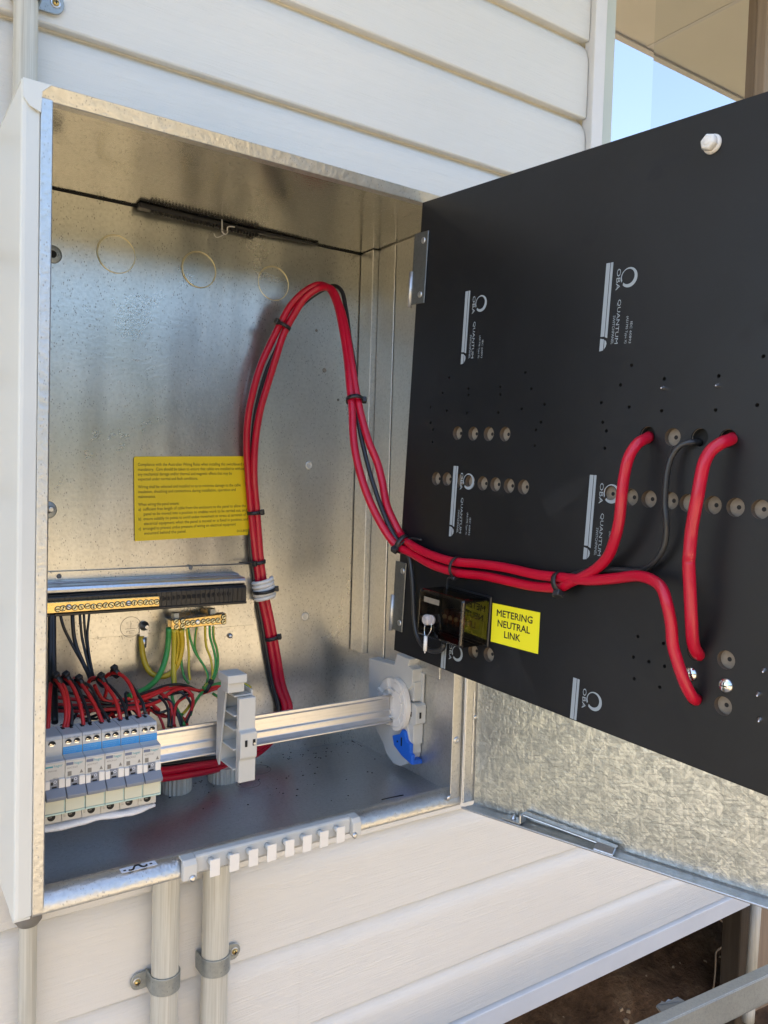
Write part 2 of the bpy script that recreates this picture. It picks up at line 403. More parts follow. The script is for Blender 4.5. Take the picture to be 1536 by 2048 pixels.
    def build(s, name, m, parent=None, bevel=0.0, seg=1, org=None, flat=False, recalc=True):
        if recalc: bmesh.ops.recalc_face_normals(s.bm, faces=s.bm.faces)
        o0 = Vector(org) if org is not None else (Vector(parent['org']) if parent is not None and 'org' in parent.keys() else Vector((0, 0, 0)))
        for v in s.bm.verts: v.co = (v.co-o0)*S
        me = mnew(s.bm, name); me.materials.append(M[m] if isinstance(m, str) else m)
        o = bpy.data.objects.new(name, me); COL.objects.link(o)
        if parent is not None: o.parent = parent
        else: o.location = o0*S
        if parent is not None and 'org' not in parent.keys(): pass
        o['org'] = tuple(o0)
        if bevel:
            b = o.modifiers.new('bevel', 'BEVEL'); b.width = bevel*S; b.segments = seg; b.limit_method = 'ANGLE'; b.angle_limit = math.radians(40)
            b.harden_normals = False
        return o

def spline(pts, step):
    P = [Vector(p) for p in pts]; P = [P[0]*2-P[1]]+P+[P[-1]*2-P[-2]]; out = []
    for i in range(1, len(P)-2):
        p0, p1, p2, p3 = P[i-1:i+3]; n = max(1, int((p2-p1).length/step))
        # centripetal parameters keep the curve from looping
        t0 = 0.0; t1 = t0+max((p1-p0).length, 1e-3)**0.5; t2 = t1+max((p2-p1).length, 1e-3)**0.5; t3 = t2+max((p3-p2).length, 1e-3)**0.5
        for k in range(n):
            t = t1+(t2-t1)*k/n
            A1 = p0*((t1-t)/(t1-t0))+p1*((t-t0)/(t1-t0)); A2 = p1*((t2-t)/(t2-t1))+p2*((t-t1)/(t2-t1)); A3 = p2*((t3-t)/(t3-t2))+p3*((t-t2)/(t3-t2))
            B1 = A1*((t2-t)/(t2-t0))+A2*((t-t0)/(t2-t0)); B2 = A2*((t3-t)/(t3-t1))+A3*((t-t1)/(t3-t1))
            out.append(B1*((t2-t)/(t2-t1))+B2*((t-t1)/(t2-t1)))
    out.append(P[-2]); return out

def tag(o, label=None, cat=None, group=None, kind=None):
    if label: o['label'] = label
    if cat: o['category'] = cat
    if group: o['group'] = group
    if kind: o['kind'] = kind
    return o
def thing(name, label, cat, org=(0, 0, 0), group=None):
    o = bpy.data.objects.new(name, None); COL.objects.link(o); o.empty_display_size = 0.02
    o.location = Vector(org)*S; o['org'] = tuple(org)
    return tag(o, label, cat, group)
def dup(root, off, label, group=None):
    """a copy of a thing with copies of its parts and sub-parts, moved by off"""
    r = root.copy(); COL.objects.link(r); r.location = root.location+Vector(off)*S
    tag(r, label, None, group)
    for ch in list(root.children):
        c = ch.copy(); COL.objects.link(c); c.parent = r
        for g in ch.children:
            d = g.copy(); COL.objects.link(d); d.parent = c
    return r
def text(body, size, m, parent, mw, name='lettering', align='LEFT', org=None, width=None, line=1.0, shear=0.0, bold=0.0):
    """flat lettering; mw: matrix in world units whose X runs along the text and Y up the letters"""
    cu_ = bpy.data.curves.new(name, 'FONT'); cu_.body = body; cu_.size = size; cu_.align_x = align; cu_.space_line = line
    cu_.shear = shear; cu_.offset = bold; cu_.resolution_u = 2
    tmp = bpy.data.objects.new(name, cu_); COL.objects.link(tmp)
    dg = bpy.context.evaluated_depsgraph_get()
    me = bpy.data.meshes.new_from_object(tmp.evaluated_get(dg)); bpy.data.objects.remove(tmp); bpy.data.curves.remove(cu_)
    if width and len(me.vertices):
        xs = [v.co.x for v in me.vertices]; k = width/max(1e-6, max(xs)-min(xs))
        for v in me.vertices: v.co.x *= k
    o0 = Vector(org if org is not None else parent['org'])
    for v in me.vertices: v.co = ((mw @ v.co)-o0)*S
    me.materials.clear(); me.materials.append(M[m]); me.name = name
    o = bpy.data.objects.new(name, me); COL.objects.link(o); o.parent = parent; o['org'] = tuple(o0); return o
def frame(o, x, y):
    """matrix with origin o, X along x, Y along y"""
    x = Vector(x); y = Vector(y); z = x.cross(y)
    return Matrix(((x.x, y.x, z.x, o[0]), (x.y, y.y, z.y, o[1]), (x.z, y.z, z.z, o[2]), (0, 0, 0, 1)))
FRONT = ((1, 0, 0), (0, 0, 1))       # lettering that faces -y

# ---------------------------------------------------------------- measured layout (units): cable runs, holes, wires
PAN_O = (492.0, -5.1, 892.9)
PAN_u = (0.056293, -0.997171, -0.04981)
PAN_v = (-0.005286, 0.04959, -0.998756)
PAN_n = (-0.9984, -0.056486, 0.00248)
PAN_H = 646.3
PILOT = [[221.6, 246.6], [82.0, 248.6], [70.2, 268.8], [121.7, 264.3], [122.5, 272.8], [180.4, 263.1], [181.4, 272.8], [233.4, 266.6], [256.3, 285.5], [220.1, 290.9], [180.3, 295.4], [122.6, 296.5], [81.6, 293.4], [46.8, 288.4], [49.5, 310.1], [55.6, 319.3], [55.8, 336.6], [252.8, 306.6], [245.8, 316.2], [245.8, 334.9], [374.4, 244.6], [362.4, 265.2], [415.8, 260.4], [475.7, 259.4], [518.3, 242.8], [338.9, 284.1], [375.9, 289.0], [416.1, 293.0], [475.8, 292.3], [517.0, 287.6], [343.1, 305.8], [348.9, 315.1], [348.9, 334.1], [411.9, 531.4], [442.8, 531.5], [408.5, 554.4], [427.6, 554.6], [446.3, 554.7], [411.8, 577.2], [443.1, 577.6]]
TIPS = [[415.4, 269.7], [475.4, 268.7], [548.8, 531.6], [545.7, 555.0], [549.5, 578.2]]
PLUG = [[106.5, 323.1], [136.9, 323.1], [165.9, 322.7], [194.8, 322.3], [69.2, 387.0], [91.6, 386.1], [115.4, 386.7], [137.9, 386.7], [161.4, 386.9], [184.5, 386.4], [208.4, 386.4], [232.7, 386.0], [431.4, 319.7], [360.0, 383.7], [387.9, 385.1], [410.3, 385.0], [435.6, 384.5], [455.3, 385.0], [482.4, 384.6], [505.6, 384.4], [530.0, 383.9], [166.1, 607.9], [194.9, 605.1], [511.1, 531.5], [512.6, 576.4]]
OPEN = [[401.6, 318.4], [461.6, 319.3], [491.2, 319.6], [478.9, 531.0], [481.8, 576.0]]
SCREW = [[475.8, 554.7], [513.6, 555.9]]
NUT = [446.7, 34.4]
EARTH = [('e_lug', 'y', [(199.5, 308.0, 241.6), (199.3, 305.0, 226.7), (200.1, 300.0, 212.1), (202.4, 292.0, 198.2), (209.3, 284.0, 186.3), (221.5, 280.0, 181.2), (234.4, 280.0, 182.3), (245.1, 281.0, 190.7), (251.4, 281.0, 203.0), (255.2, 280.0, 223.7), (254.1, 277.0, 239.9), (249.8, 274.0, 254.3)], 5.2), ('e', 'g', [(230.8, 272.0, 258.2), (232.0, 276.0, 242.1), (229.8, 276.0, 219.2), (222.9, 270.0, 200.6), (209.8, 260.0, 184.0), (193.6, 248.0, 176.3), (175.3, 236.0, 172.8), (158.0, 226.0, 171.4)], 5.2), ('e', 'm', [(239.4, 272.0, 256.2), (242.1, 278.0, 235.6), (242.7, 280.0, 214.5), (241.3, 276.0, 189.6), (237.8, 262.0, 170.1)], 5), ('e', 'y', [(243.4, 270.0, 256.3), (246.8, 272.0, 236.3), (246.8, 276.0, 214.9), (244.0, 276.0, 199.7)], 3.2), ('e', 'm', [(254.6, 272.0, 255.0), (255.9, 278.0, 234.4), (254.9, 280.0, 210.7), (255.2, 276.0, 190.7), (257.1, 268.0, 176.7), (259.7, 258.0, 170.9)], 3), ('e', 'm', [(258.9, 270.0, 255.0), (262.9, 274.0, 234.5), (265.7, 276.0, 210.4), (264.4, 272.0, 190.5), (263.9, 264.0, 174.2)], 3), ('e', 'm', [(262.3, 272.0, 255.7), (267.6, 276.0, 237.6), (276.9, 278.0, 214.1), (287.3, 276.0, 197.7), (293.5, 270.0, 182.5), (292.5, 262.0, 171.2), (285.3, 255.0, 165.9)], 3), ('e', 'm', [(276.2, 272.0, 255.0), (275.7, 276.0, 238.2), (276.5, 278.0, 222.0), (282.5, 278.0, 205.7), (290.8, 274.0, 191.1), (294.7, 268.0, 177.5), (288.0, 255.0, 166.9)], 3), ('e', 'g', [(290.3, 272.0, 256.0), (293.3, 278.0, 236.3), (296.6, 280.0, 219.7), (302.5, 278.0, 203.6), (303.2, 272.0, 188.9), (301.6, 266.0, 177.2), (289.5, 252.0, 166.1)], 3), ('e', 'm', [(297.9, 272.0, 255.9), (300.4, 276.0, 238.6), (306.9, 278.0, 219.1), (310.1, 276.0, 203.2), (307.5, 270.0, 186.2), (298.8, 262.0, 173.1), (282.1, 250.0, 163.6)], 3), ('e', 'y', [(304.0, 272.0, 255.4), (305.8, 274.0, 235.9), (312.6, 276.0, 216.3), (314.1, 274.0, 197.9), (309.3, 268.0, 181.1), (298.1, 258.0, 168.9), (280.5, 246.0, 162.1)], 3.2)]
ACT = [('r', [(23.4, 118.0, 172.2), (26.3, 130.0, 185.1), (30.9, 150.0, 196.1), (35.5, 170.0, 205.6), (40.5, 190.0, 213.3)]), ('r', [(42.5, 112.0, 171.0), (48.2, 124.0, 185.7), (50.1, 140.0, 200.3), (49.5, 160.0, 212.7), (47.7, 178.0, 218.5), (47.0, 200.0, 216.9)]), ('r', [(46.9, 112.0, 173.4), (52.2, 126.0, 186.7), (53.9, 142.0, 201.5), (53.6, 164.0, 213.4), (51.2, 188.0, 215.8)]), ('k', [(52.4, 112.0, 176.2), (55.8, 126.0, 188.3), (56.4, 146.0, 200.1), (56.6, 168.0, 209.9), (55.4, 190.0, 212.6)]), ('r', [(67.2, 112.0, 172.4), (67.4, 124.0, 187.2), (66.9, 142.0, 199.7), (65.2, 166.0, 211.5), (62.0, 186.0, 217.2), (58.5, 205.0, 216.6)]), ('k', [(74.8, 112.0, 176.2), (75.2, 128.0, 187.1), (73.6, 148.0, 199.5), (72.4, 172.0, 209.2), (71.6, 195.0, 212.9)]), ('r', [(91.1, 112.0, 172.4), (88.2, 124.0, 184.2), (85.3, 142.0, 195.1), (81.6, 162.0, 204.9), (78.3, 184.0, 211.2), (75.5, 205.0, 212.4)]), ('k', [(98.7, 112.0, 176.2), (94.5, 126.0, 185.0), (92.1, 144.0, 193.7), (91.7, 164.0, 202.1), (90.6, 186.0, 205.9), (86.4, 205.0, 205.4)]), ('r', [(114.4, 112.0, 172.4), (114.1, 122.0, 183.3), (113.7, 140.0, 195.1), (110.4, 162.0, 204.6), (106.9, 182.0, 210.5), (102.6, 200.0, 211.5), (98.7, 215.0, 205.1), (96.7, 220.0, 192.5)]), ('k', [(122.0, 112.0, 176.5), (122.3, 124.0, 186.0), (120.7, 142.0, 195.9), (117.5, 164.0, 202.2), (114.0, 184.0, 205.8), (110.3, 204.0, 206.2)]), ('r', [(139.0, 112.0, 173.2), (138.5, 122.0, 186.4), (138.7, 138.0, 197.9), (137.2, 156.0, 209.5), (133.8, 174.0, 216.0), (127.7, 190.0, 217.7), (121.7, 205.0, 212.8), (117.7, 215.0, 202.8), (125.0, 225.0, 185.4), (122.0, 230.0, 168.0)]), ('k', [(146.1, 112.0, 177.9), (145.9, 122.0, 188.7), (144.2, 138.0, 197.2), (142.1, 156.0, 204.4), (138.4, 176.0, 211.6), (133.9, 196.0, 214.1), (125.3, 210.0, 210.1)]), ('r', [(42.2, 205.0, 172.7), (71.8, 205.0, 167.4), (105.3, 208.0, 163.1), (142.6, 212.0, 159.1), (177.3, 218.0, 156.4), (204.1, 226.0, 159.3), (224.8, 236.0, 167.8), (250.7, 244.0, 167.6), (280.3, 252.0, 158.1), (303.4, 256.0, 162.1), (320.8, 258.0, 162.2)]), ('r', [(44.1, 215.0, 178.8), (76.1, 215.0, 172.2), (112.2, 218.0, 167.7), (154.7, 222.0, 160.9), (185.7, 230.0, 164.4), (212.8, 238.0, 170.0), (235.9, 246.0, 170.3), (264.2, 252.0, 164.0)]), ('r', [(48.1, 225.0, 186.0), (87.0, 225.0, 176.3), (127.6, 225.0, 168.5), (165.8, 228.0, 167.5), (197.2, 236.0, 173.7), (221.6, 242.0, 175.5)]), ('k', [(41.2, 200.0, 178.6), (78.2, 205.0, 171.1), (117.4, 212.0, 166.1), (158.3, 218.0, 160.2), (194.3, 226.0, 158.1), (219.8, 236.0, 163.4), (234.6, 242.0, 162.5), (258.3, 250.0, 160.1)]), ('k', [(53.3, 220.0, 195.6), (87.0, 225.0, 183.3), (120.7, 225.0, 167.1), (149.5, 220.0, 158.5), (176.4, 215.0, 153.7)]), ('k', [(164.0, 222.0, 171.6), (191.0, 232.0, 174.2), (215.9, 240.0, 176.7), (235.0, 244.0, 175.9), (254.7, 248.0, 170.0), (274.2, 250.0, 158.1)]), ('k', [(204.9, 190.0, 128.5), (208.5, 200.0, 142.2), (209.9, 212.0, 153.4), (207.7, 222.0, 159.8), (202.9, 230.0, 164.6)]), ('k', [(209.2, 190.0, 127.9), (217.1, 205.0, 142.0), (226.4, 218.0, 152.1), (239.4, 230.0, 158.6), (256.7, 242.0, 158.4)]), ('r', [(213.3, 192.0, 129.1), (218.9, 206.0, 144.0), (228.3, 220.0, 153.8), (244.7, 234.0, 156.9), (261.4, 244.0, 156.1)]), ('k', [(235.5, 200.0, 128.4), (245.3, 210.0, 139.2), (250.8, 222.0, 147.8), (247.3, 234.0, 157.8), (237.1, 242.0, 166.0), (225.7, 246.0, 167.7)]), ('r', [(212.3, 196.0, 126.9), (215.5, 206.0, 142.0), (216.2, 216.0, 154.0), (213.4, 228.0, 162.5), (207.2, 236.0, 167.5)]), ('r', [(237.2, 205.0, 131.7), (249.9, 216.0, 144.4), (255.4, 228.0, 155.7), (250.6, 240.0, 166.1), (238.5, 246.0, 168.7)]), ('r', [(145.8, 224.0, 168.7), (170.6, 228.0, 168.1), (194.2, 234.0, 169.7), (219.2, 242.0, 172.0)]), ('k', [(90.9, 205.0, 195.7), (100.5, 208.0, 185.7), (110.6, 212.0, 174.1), (129.8, 216.0, 167.0)]), ('r', [(104.7, 212.0, 198.1), (111.4, 216.0, 184.6), (118.8, 218.0, 173.8), (134.9, 218.0, 166.9)])]
EX = [('g', [(279.5, 250.0, 157.4), (267.9, 240.0, 151.1), (255.7, 228.0, 141.8), (247.2, 215.0, 133.8)]), ('g', [(228.0, 245.0, 162.7), (226.2, 232.0, 153.6), (230.4, 218.0, 139.2), (233.1, 200.0, 123.9)]), ('y', [(257.5, 240.0, 144.8), (244.4, 225.0, 139.1), (234.4, 215.0, 136.9)]), ('y', [(300.6, 262.0, 149.2), (307.4, 258.0, 144.0), (312.6, 250.0, 134.8), (312.8, 240.0, 125.6)]), ('g', [(281.0, 254.0, 161.5), (298.0, 256.0, 162.8), (320.0, 256.0, 163.5), (345.6, 250.0, 161.1), (355.8, 244.0, 154.5)]), ('y', [(282.5, 258.0, 161.6), (301.5, 258.0, 164.5), (323.6, 258.0, 165.3), (349.3, 252.0, 162.0), (359.6, 244.0, 154.6)]), ('r', [(281.1, 254.0, 153.7), (305.5, 254.0, 158.4), (327.6, 254.0, 159.6), (351.4, 250.0, 155.0)])]
CAB = {'redA': [(145.0, 196.0, 62.8), (200.9, 200.0, 50.9), (256.8, 216.0, 42.7), (311.5, 240.0, 33.6), (361.3, 265.0, 29.0), (405.0, 285.0, 35.0), (434.0, 297.0, 52.0), (449.5, 302.0, 73.0), (450.8, 302.0, 95.0), (437.1, 302.0, 136.5), (424.2, 302.0, 190.4), (412.5, 302.0, 243.6), (399.9, 302.0, 296.1), (390.1, 302.0, 356.4), (383.5, 302.0, 398.9), (378.9, 302.0, 441.2), (371.1, 300.0, 499.8), (366.1, 298.0, 557.9), (366.9, 294.0, 599.2), (372.1, 288.0, 640.4), (381.8, 282.0, 681.8), (394.9, 277.0, 715.5), (410.5, 270.0, 753.4), (425.0, 262.0, 782.9), (443.1, 250.0, 805.7), (459.6, 236.0, 816.3), (469.3, 218.0, 809.7), (472.4, 196.0, 782.2), (470.9, 174.0, 743.6), (465.2, 148.0, 692.5), (457.3, 122.0, 643.0), (453.4, 108.0, 611.2), (443.8, 82.0, 549.5), (445.1, 62.0, 501.4), (452.6, 40.0, 458.1), (464.2, 16.0, 418.8), (470.8, 2.0, 405.4), (478.9, -25.4, 395.3), (482.2, -67.1, 384.4), (485.2, -120.0, 379.6), (488.9, -167.7, 380.8), (490.5, -214.2, 379.9), (492.9, -256.4, 378.8), (495.0, -293.7, 382.7), (493.9, -308.2, 390.0), (494.0, -328.2, 399.2), (494.1, -346.7, 410.7), (491.0, -362.4, 424.9), (485.8, -375.2, 443.8), (482.3, -382.9, 465.3), (480.5, -386.4, 486.3), (480.7, -388.1, 512.1), (482.9, -391.6, 531.8), (491.2, -395.0, 544.9), (505.1, -393.8, 550.8), (522.6, -384.4, 554.1)], 'redB': [(144.3, 194.0, 73.7), (200.0, 198.0, 62.9), (255.8, 214.0, 54.4), (310.4, 238.0, 44.1), (360.2, 263.0, 39.1), (409.5, 285.0, 42.9), (440.6, 297.0, 56.3), (458.2, 302.0, 73.5), (460.6, 302.0, 93.6), (446.8, 302.0, 135.3), (433.8, 302.0, 189.5), (421.9, 302.0, 242.8), (409.3, 302.0, 295.6), (399.4, 302.0, 356.0), (393.7, 302.0, 398.8), (388.9, 302.0, 441.2), (379.2, 294.0, 500.1), (378.7, 290.0, 558.4), (384.2, 285.0, 608.2), (393.0, 279.0, 649.7), (403.9, 272.0, 695.4), (414.5, 266.0, 734.5), (428.0, 258.0, 767.9), (443.1, 246.0, 796.0), (460.1, 230.0, 811.3), (470.7, 212.0, 807.2), (475.6, 190.0, 776.9), (474.9, 168.0, 739.3), (469.9, 142.0, 688.5), (464.4, 117.0, 635.6), (464.1, 100.0, 596.4), (468.1, 80.0, 554.4), (475.7, 68.0, 524.5), (477.1, 55.0, 494.8), (475.8, 38.0, 462.0), (480.0, 22.0, 434.9), (482.9, 10.0, 419.7), (476.1, -28.6, 407.1), (480.4, -68.8, 398.1), (482.8, -111.4, 393.5), (485.3, -155.9, 396.0), (488.0, -204.4, 395.7), (491.0, -257.5, 393.8), (492.9, -291.1, 393.9), (493.5, -335.9, 396.6), (493.5, -371.8, 402.7), (491.3, -403.3, 409.1), (488.4, -422.7, 407.6), (486.1, -435.8, 400.8), (485.5, -444.2, 386.7), (487.7, -447.3, 365.5), (489.7, -449.4, 347.3), (491.9, -453.2, 329.5), (498.2, -458.6, 308.4), (508.3, -460.9, 295.4), (524.0, -456.4, 288.3)], 'redC': [(526.0, -479.4, 550.3), (512.3, -485.1, 547.6), (500.2, -483.6, 544.1), (491.9, -479.2, 536.9), (487.7, -476.2, 525.2), (485.5, -473.9, 510.1), (484.4, -472.3, 493.8), (484.1, -468.9, 473.9), (485.0, -466.5, 458.5), (485.8, -465.1, 434.9), (486.8, -464.9, 433.0), (488.8, -465.4, 403.1), (492.8, -466.3, 372.9), (500.6, -463.4, 350.5), (510.4, -461.4, 338.5), (524.2, -457.4, 334.0)], 'blackA': [(147.3, 205.0, 78.3), (207.0, 208.0, 68.1), (266.7, 222.0, 60.0), (317.4, 245.0, 50.4), (367.6, 270.0, 45.8), (404.2, 290.0, 48.3), (428.5, 302.0, 62.9), (440.6, 306.0, 82.1), (441.1, 306.0, 97.9), (429.5, 306.0, 136.5), (416.7, 306.0, 190.4), (405.9, 306.0, 243.4), (394.4, 306.0, 295.9), (383.7, 306.0, 356.2), (379.9, 306.0, 398.7), (387.1, 308.0, 440.9), (382.0, 306.0, 500.0), (379.6, 304.0, 558.7), (382.9, 300.0, 608.9), (394.2, 292.0, 667.5), (412.9, 284.0, 718.4), (429.0, 274.0, 760.6), (450.0, 262.0, 791.4), (472.7, 244.0, 811.6), (484.2, 226.0, 816.8), (488.3, 208.0, 806.0), (487.1, 190.0, 772.1), (478.1, 160.0, 719.0), (475.4, 138.0, 669.2), (468.4, 120.0, 628.4), (461.2, 102.0, 588.7), (463.2, 78.0, 527.8), (464.9, 52.0, 479.8), (468.1, 24.0, 437.1), (476.1, 6.0, 409.2), (482.0, -9.9, 396.1), (482.5, -19.1, 371.9), (482.8, -25.8, 329.9), (482.9, -29.5, 301.9), (482.4, -39.8, 278.8), (481.5, -60.3, 268.0), (482.7, -81.4, 267.2), (485.4, -93.1, 274.0), (485.5, -94.7, 281.9)], 'blackB': [(472.0, 0.0, 404.8), (484.5, -17.6, 396.0), (488.7, -58.1, 388.6), (491.2, -101.7, 382.9), (496.5, -195.3, 385.0), (499.5, -249.1, 384.0), (501.6, -285.5, 389.7), (501.9, -307.7, 399.0), (501.3, -332.8, 406.3), (502.1, -364.2, 410.6), (503.5, -389.4, 412.6), (503.3, -403.1, 416.6), (502.1, -416.8, 427.7), (501.6, -425.3, 442.7), (500.8, -427.4, 455.4), (499.8, -427.5, 467.8), (499.7, -425.3, 482.5), (499.8, -425.0, 502.2), (500.9, -426.1, 520.7), (503.1, -430.1, 535.5), (505.6, -437.1, 543.4), (510.0, -445.0, 545.9), (524.0, -444.9, 546.6)], 'redLow1': [(426.5, 290.0, 27.2), (407.2, 285.0, 21.6), (363.6, 270.0, 25.4), (311.4, 240.0, 35.2), (256.4, 215.0, 45.5), (204.6, 200.0, 53.2), (159.0, 195.0, 60.5)], 'redLow2': [(414.4, 280.0, 15.0), (375.0, 265.0, 19.9), (313.6, 235.0, 32.4), (263.2, 212.0, 42.8), (202.0, 192.0, 51.9), (157.5, 190.0, 58.1)], 'blackLow': [(426.3, 296.0, 34.2), (368.0, 280.0, 29.9), (311.2, 250.0, 41.0), (260.0, 225.0, 51.7), (207.9, 210.0, 58.3), (160.4, 200.0, 65.9)], 'neutral0': [(58.5, 262.0, 296.2), (57.8, 255.0, 275.3), (55.0, 240.0, 250.6), (52.5, 225.0, 231.0), (49.3, 205.0, 213.2), (46.3, 185.0, 196.1), (39.9, 150.0, 171.3)], 'neutral1': [(55.9, 262.0, 296.4), (54.5, 255.0, 275.6), (51.6, 240.0, 250.9), (49.3, 225.0, 226.8), (45.1, 200.0, 201.5)], 'neutral2': [(68.4, 262.0, 293.9), (72.2, 258.0, 275.9), (79.7, 256.0, 258.0), (87.5, 250.0, 240.8), (94.3, 240.0, 225.7), (98.8, 228.0, 212.6), (99.3, 215.0, 205.0)], 'neutral3': [(85.1, 262.0, 292.7), (85.3, 258.0, 274.9), (86.8, 256.0, 258.6), (89.7, 250.0, 242.9), (95.4, 240.0, 225.6), (100.6, 228.0, 210.0), (100.9, 215.0, 203.6)], 'neutral4': [(95.2, 262.0, 293.6), (95.6, 258.0, 278.8), (97.2, 256.0, 260.0), (99.3, 250.0, 244.4), (101.5, 240.0, 227.3), (104.0, 228.0, 208.5), (103.1, 215.0, 204.5)], 'neutral5': [(100.9, 262.0, 293.9), (101.0, 258.0, 278.4), (102.6, 256.0, 257.2), (104.4, 250.0, 239.2), (105.2, 240.0, 222.2), (105.8, 228.0, 208.3), (104.7, 215.0, 204.3)], 'neutral6': [(109.1, 262.0, 294.3), (106.5, 258.0, 278.0), (104.9, 256.0, 261.8), (105.0, 250.0, 243.8), (105.5, 240.0, 226.9), (106.4, 228.0, 210.5), (105.5, 215.0, 204.2)]}
BRASS_S = [(63.3, 256.0, 302.2), (70.3, 256.0, 302.9), (78.3, 256.0, 304.0), (86.5, 256.0, 302.9), (95.3, 256.0, 303.3), (104.1, 256.0, 303.7), (112.5, 256.0, 302.6), (120.8, 256.0, 303.3), (129.4, 256.0, 303.4), (138.0, 256.0, 303.4), (146.5, 256.0, 304.0), (154.4, 256.0, 303.5), (163.0, 256.0, 304.2), (171.4, 256.0, 304.4), (180.4, 256.0, 304.3), (189.0, 256.0, 304.0), (197.2, 256.0, 303.7), (205.1, 256.0, 303.7)]
BLACK_H = [(216.4, 256.0, 307.3), (224.0, 256.0, 307.3), (232.4, 256.0, 307.6), (240.6, 256.0, 307.6), (249.2, 256.0, 307.6), (257.8, 256.0, 307.8), (266.0, 256.0, 307.9), (274.2, 256.0, 307.9), (282.2, 256.0, 308.2), (290.8, 256.0, 308.2), (298.9, 256.0, 308.3), (307.7, 256.0, 308.3), (315.9, 256.0, 308.3), (324.2, 256.0, 308.6)]
EARTH_S = [(241.8, 272.0, 268.4), (252.3, 272.0, 268.1), (242.5, 272.0, 259.3), (252.4, 272.0, 260.1), (260.5, 272.0, 264.3), (268.8, 272.0, 264.2), (286.3, 272.0, 264.7), (294.5, 272.0, 264.9), (302.7, 272.0, 264.5), (311.0, 272.0, 264.7), (320.4, 272.0, 269.5), (320.5, 272.0, 261.5)]

# ---------------------------------------------------------------- the setting
GZ = -1250.0                                     # the ground
D = 314.5                                        # back of the meter box, face of the wall
WY = D+3.0

def bumpy_ground():
    bm = bmesh.new(); xs = [-40000+i*4000 for i in range(21)]; ys = [-40000, -20000, -12000, -7000, -4500, -3000, -2000, -1200, -600, -200, 100, 320]
    nx = [-40000, -15000, -6000, -3000, -1500, -700, 0, 700, 1400, 2000, 2600, 3400, 5000, 9000, 20000, 40000]
    V = [[bm.verts.new((x*S, y*S, (GZ+12*noise.noise(Vector((x*.002, y*.002, 0))))*S)) for x in nx] for y in ys+[40000]]
    for a, b in zip(V, V[1:]):
        for i in range(len(nx)-1): bm.faces.new((a[i], a[i+1], b[i+1], b[i]))
    me = mnew(bm, 'ground'); me.materials.append(M['yard']); o = bpy.data.objects.new('ground', me); COL.objects.link(o); return o
tag(bumpy_ground(), 'dry sandy yard in front of the house', None, None, 'structure')

mb = MB(); mb.box(-9000, 12000, -2050, 60, GZ-40, GZ+26)  # added out of view, brightens the soffit and lower siding
tag(mb.build('path', 'path'), 'pale path added along the foot of the house to bounce light upward', None, None, 'structure')
def subfloor_soil():
    bm = bmesh.new(); nx, ny = 70, 60; V = []
    for j in range(ny+1):
        y = 120+j*45; row = []
        for i in range(nx+1):
            x = -300+i*62
            h = GZ+14+max(0, (y-420))*0.42+46*noise.noise(Vector((x*.004, y*.004, 3)))+20*noise.noise(Vector((x*.016, y*.016, 8)))+9*noise.noise(Vector((x*.05, y*.05, 1)))
            if y < 300: h -= (300-y)*0.10
            row.append(bm.verts.new((x*S, y*S, h*S)))
        V.append(row)
    for a, b in zip(V, V[1:]):
        for i in range(nx):
            f = bm.faces.new((a[i], a[i+1], b[i+1], b[i])); f.smooth = True
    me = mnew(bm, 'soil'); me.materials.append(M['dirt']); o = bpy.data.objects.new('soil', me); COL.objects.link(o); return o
tag(subfloor_soil(), 'dark brown soil sloping up under the house', None, None, 'structure')

def soil_h(x, y): return GZ+14+max(0, (y-420))*0.42+46*noise.noise(Vector((x*.004, y*.004, 3)))+20*noise.noise(Vector((x*.016, y*.016, 8)))
mb = MB(); rr = random.Random(4)
for i in range(420):
    x = rr.uniform(700, 3400); y = rr.uniform(330, 1700); z = soil_h(x, y); a = rr.uniform(4, 15)*(1.9 if rr.random() < .08 else 1); t = rr.uniform(0, 6.28); h = a*rr.uniform(.2, .5)
    q = [(x+a*rr.uniform(.6, 1.2)*math.cos(t+k*1.571), y+a*rr.uniform(.5, 1.2)*math.sin(t+k*1.571)) for k in range(4)]
    e = rr.uniform(-.3, .3)*a
    mb.hexa([(p[0], p[1], z-4+e*k_) for p, k_ in zip(q, (1, 0, -1, 0))]+[(p[0]*.7+x*.3, p[1]*.7+y*.3, z+h+e*k_) for p, k_ in zip(q, (1, 0, -1, 0))])
tag(mb.build('soil_debris', 'chip'), 'pale chips and dry leaves scattered over the dark soil', None, None, 'stuff')

# the house: siding boards, trims, window, soffit, floor, roof
house = thing('house', 'pale vinyl clad house wall with a window and an open subfloor', 'house', (0, 0, GZ))
BX0, BX1, WX = -1600.0, 1962.0, 1164.0
joints = [-1+0 for _ in ()]
zj = [-637.0, -514.0, -349.0, -182.0, -15.0, 135.0, 302.0, 469.0, 636.0, 803.0, 970.0, 1137.0, 1304.5, 1472.0, 1639.5, 1807.0]
def board_profile(z0, h):
    lip = 10.0; c = 0.70*h
    P = [(WY+28, z0+4), (WY+2.0, z0+0.4), (WY, z0+2.4), (WY-0.8, z0+c*0.5), (WY, z0+c)]
    for k in range(1, 9):
        t = k/8; P.append((WY+22.0*t**2.2, z0+c+(h-c)*t))
    P.append((WY+23, z0+h+9)); return P
for a, b in zip(zj, zj[1:]):
    x1 = WX if a > 1130 else BX1
    mb = MB(); mb.sheet(board_profile(a, b-a), 'x', BX0, 505 if a == -514.0 else x1)
    if a == -514.0: mb.sheet([(y-0.45, z) for y, z in board_profile(a, b-a)], 'x', 503, x1)
    o = mb.build('siding_board', 'siding', house)
    for f in o.data.polygons: f.use_smooth = True
    e = o.modifiers.new('edges', 'EDGE_SPLIT'); e.split_angle = math.radians(35)
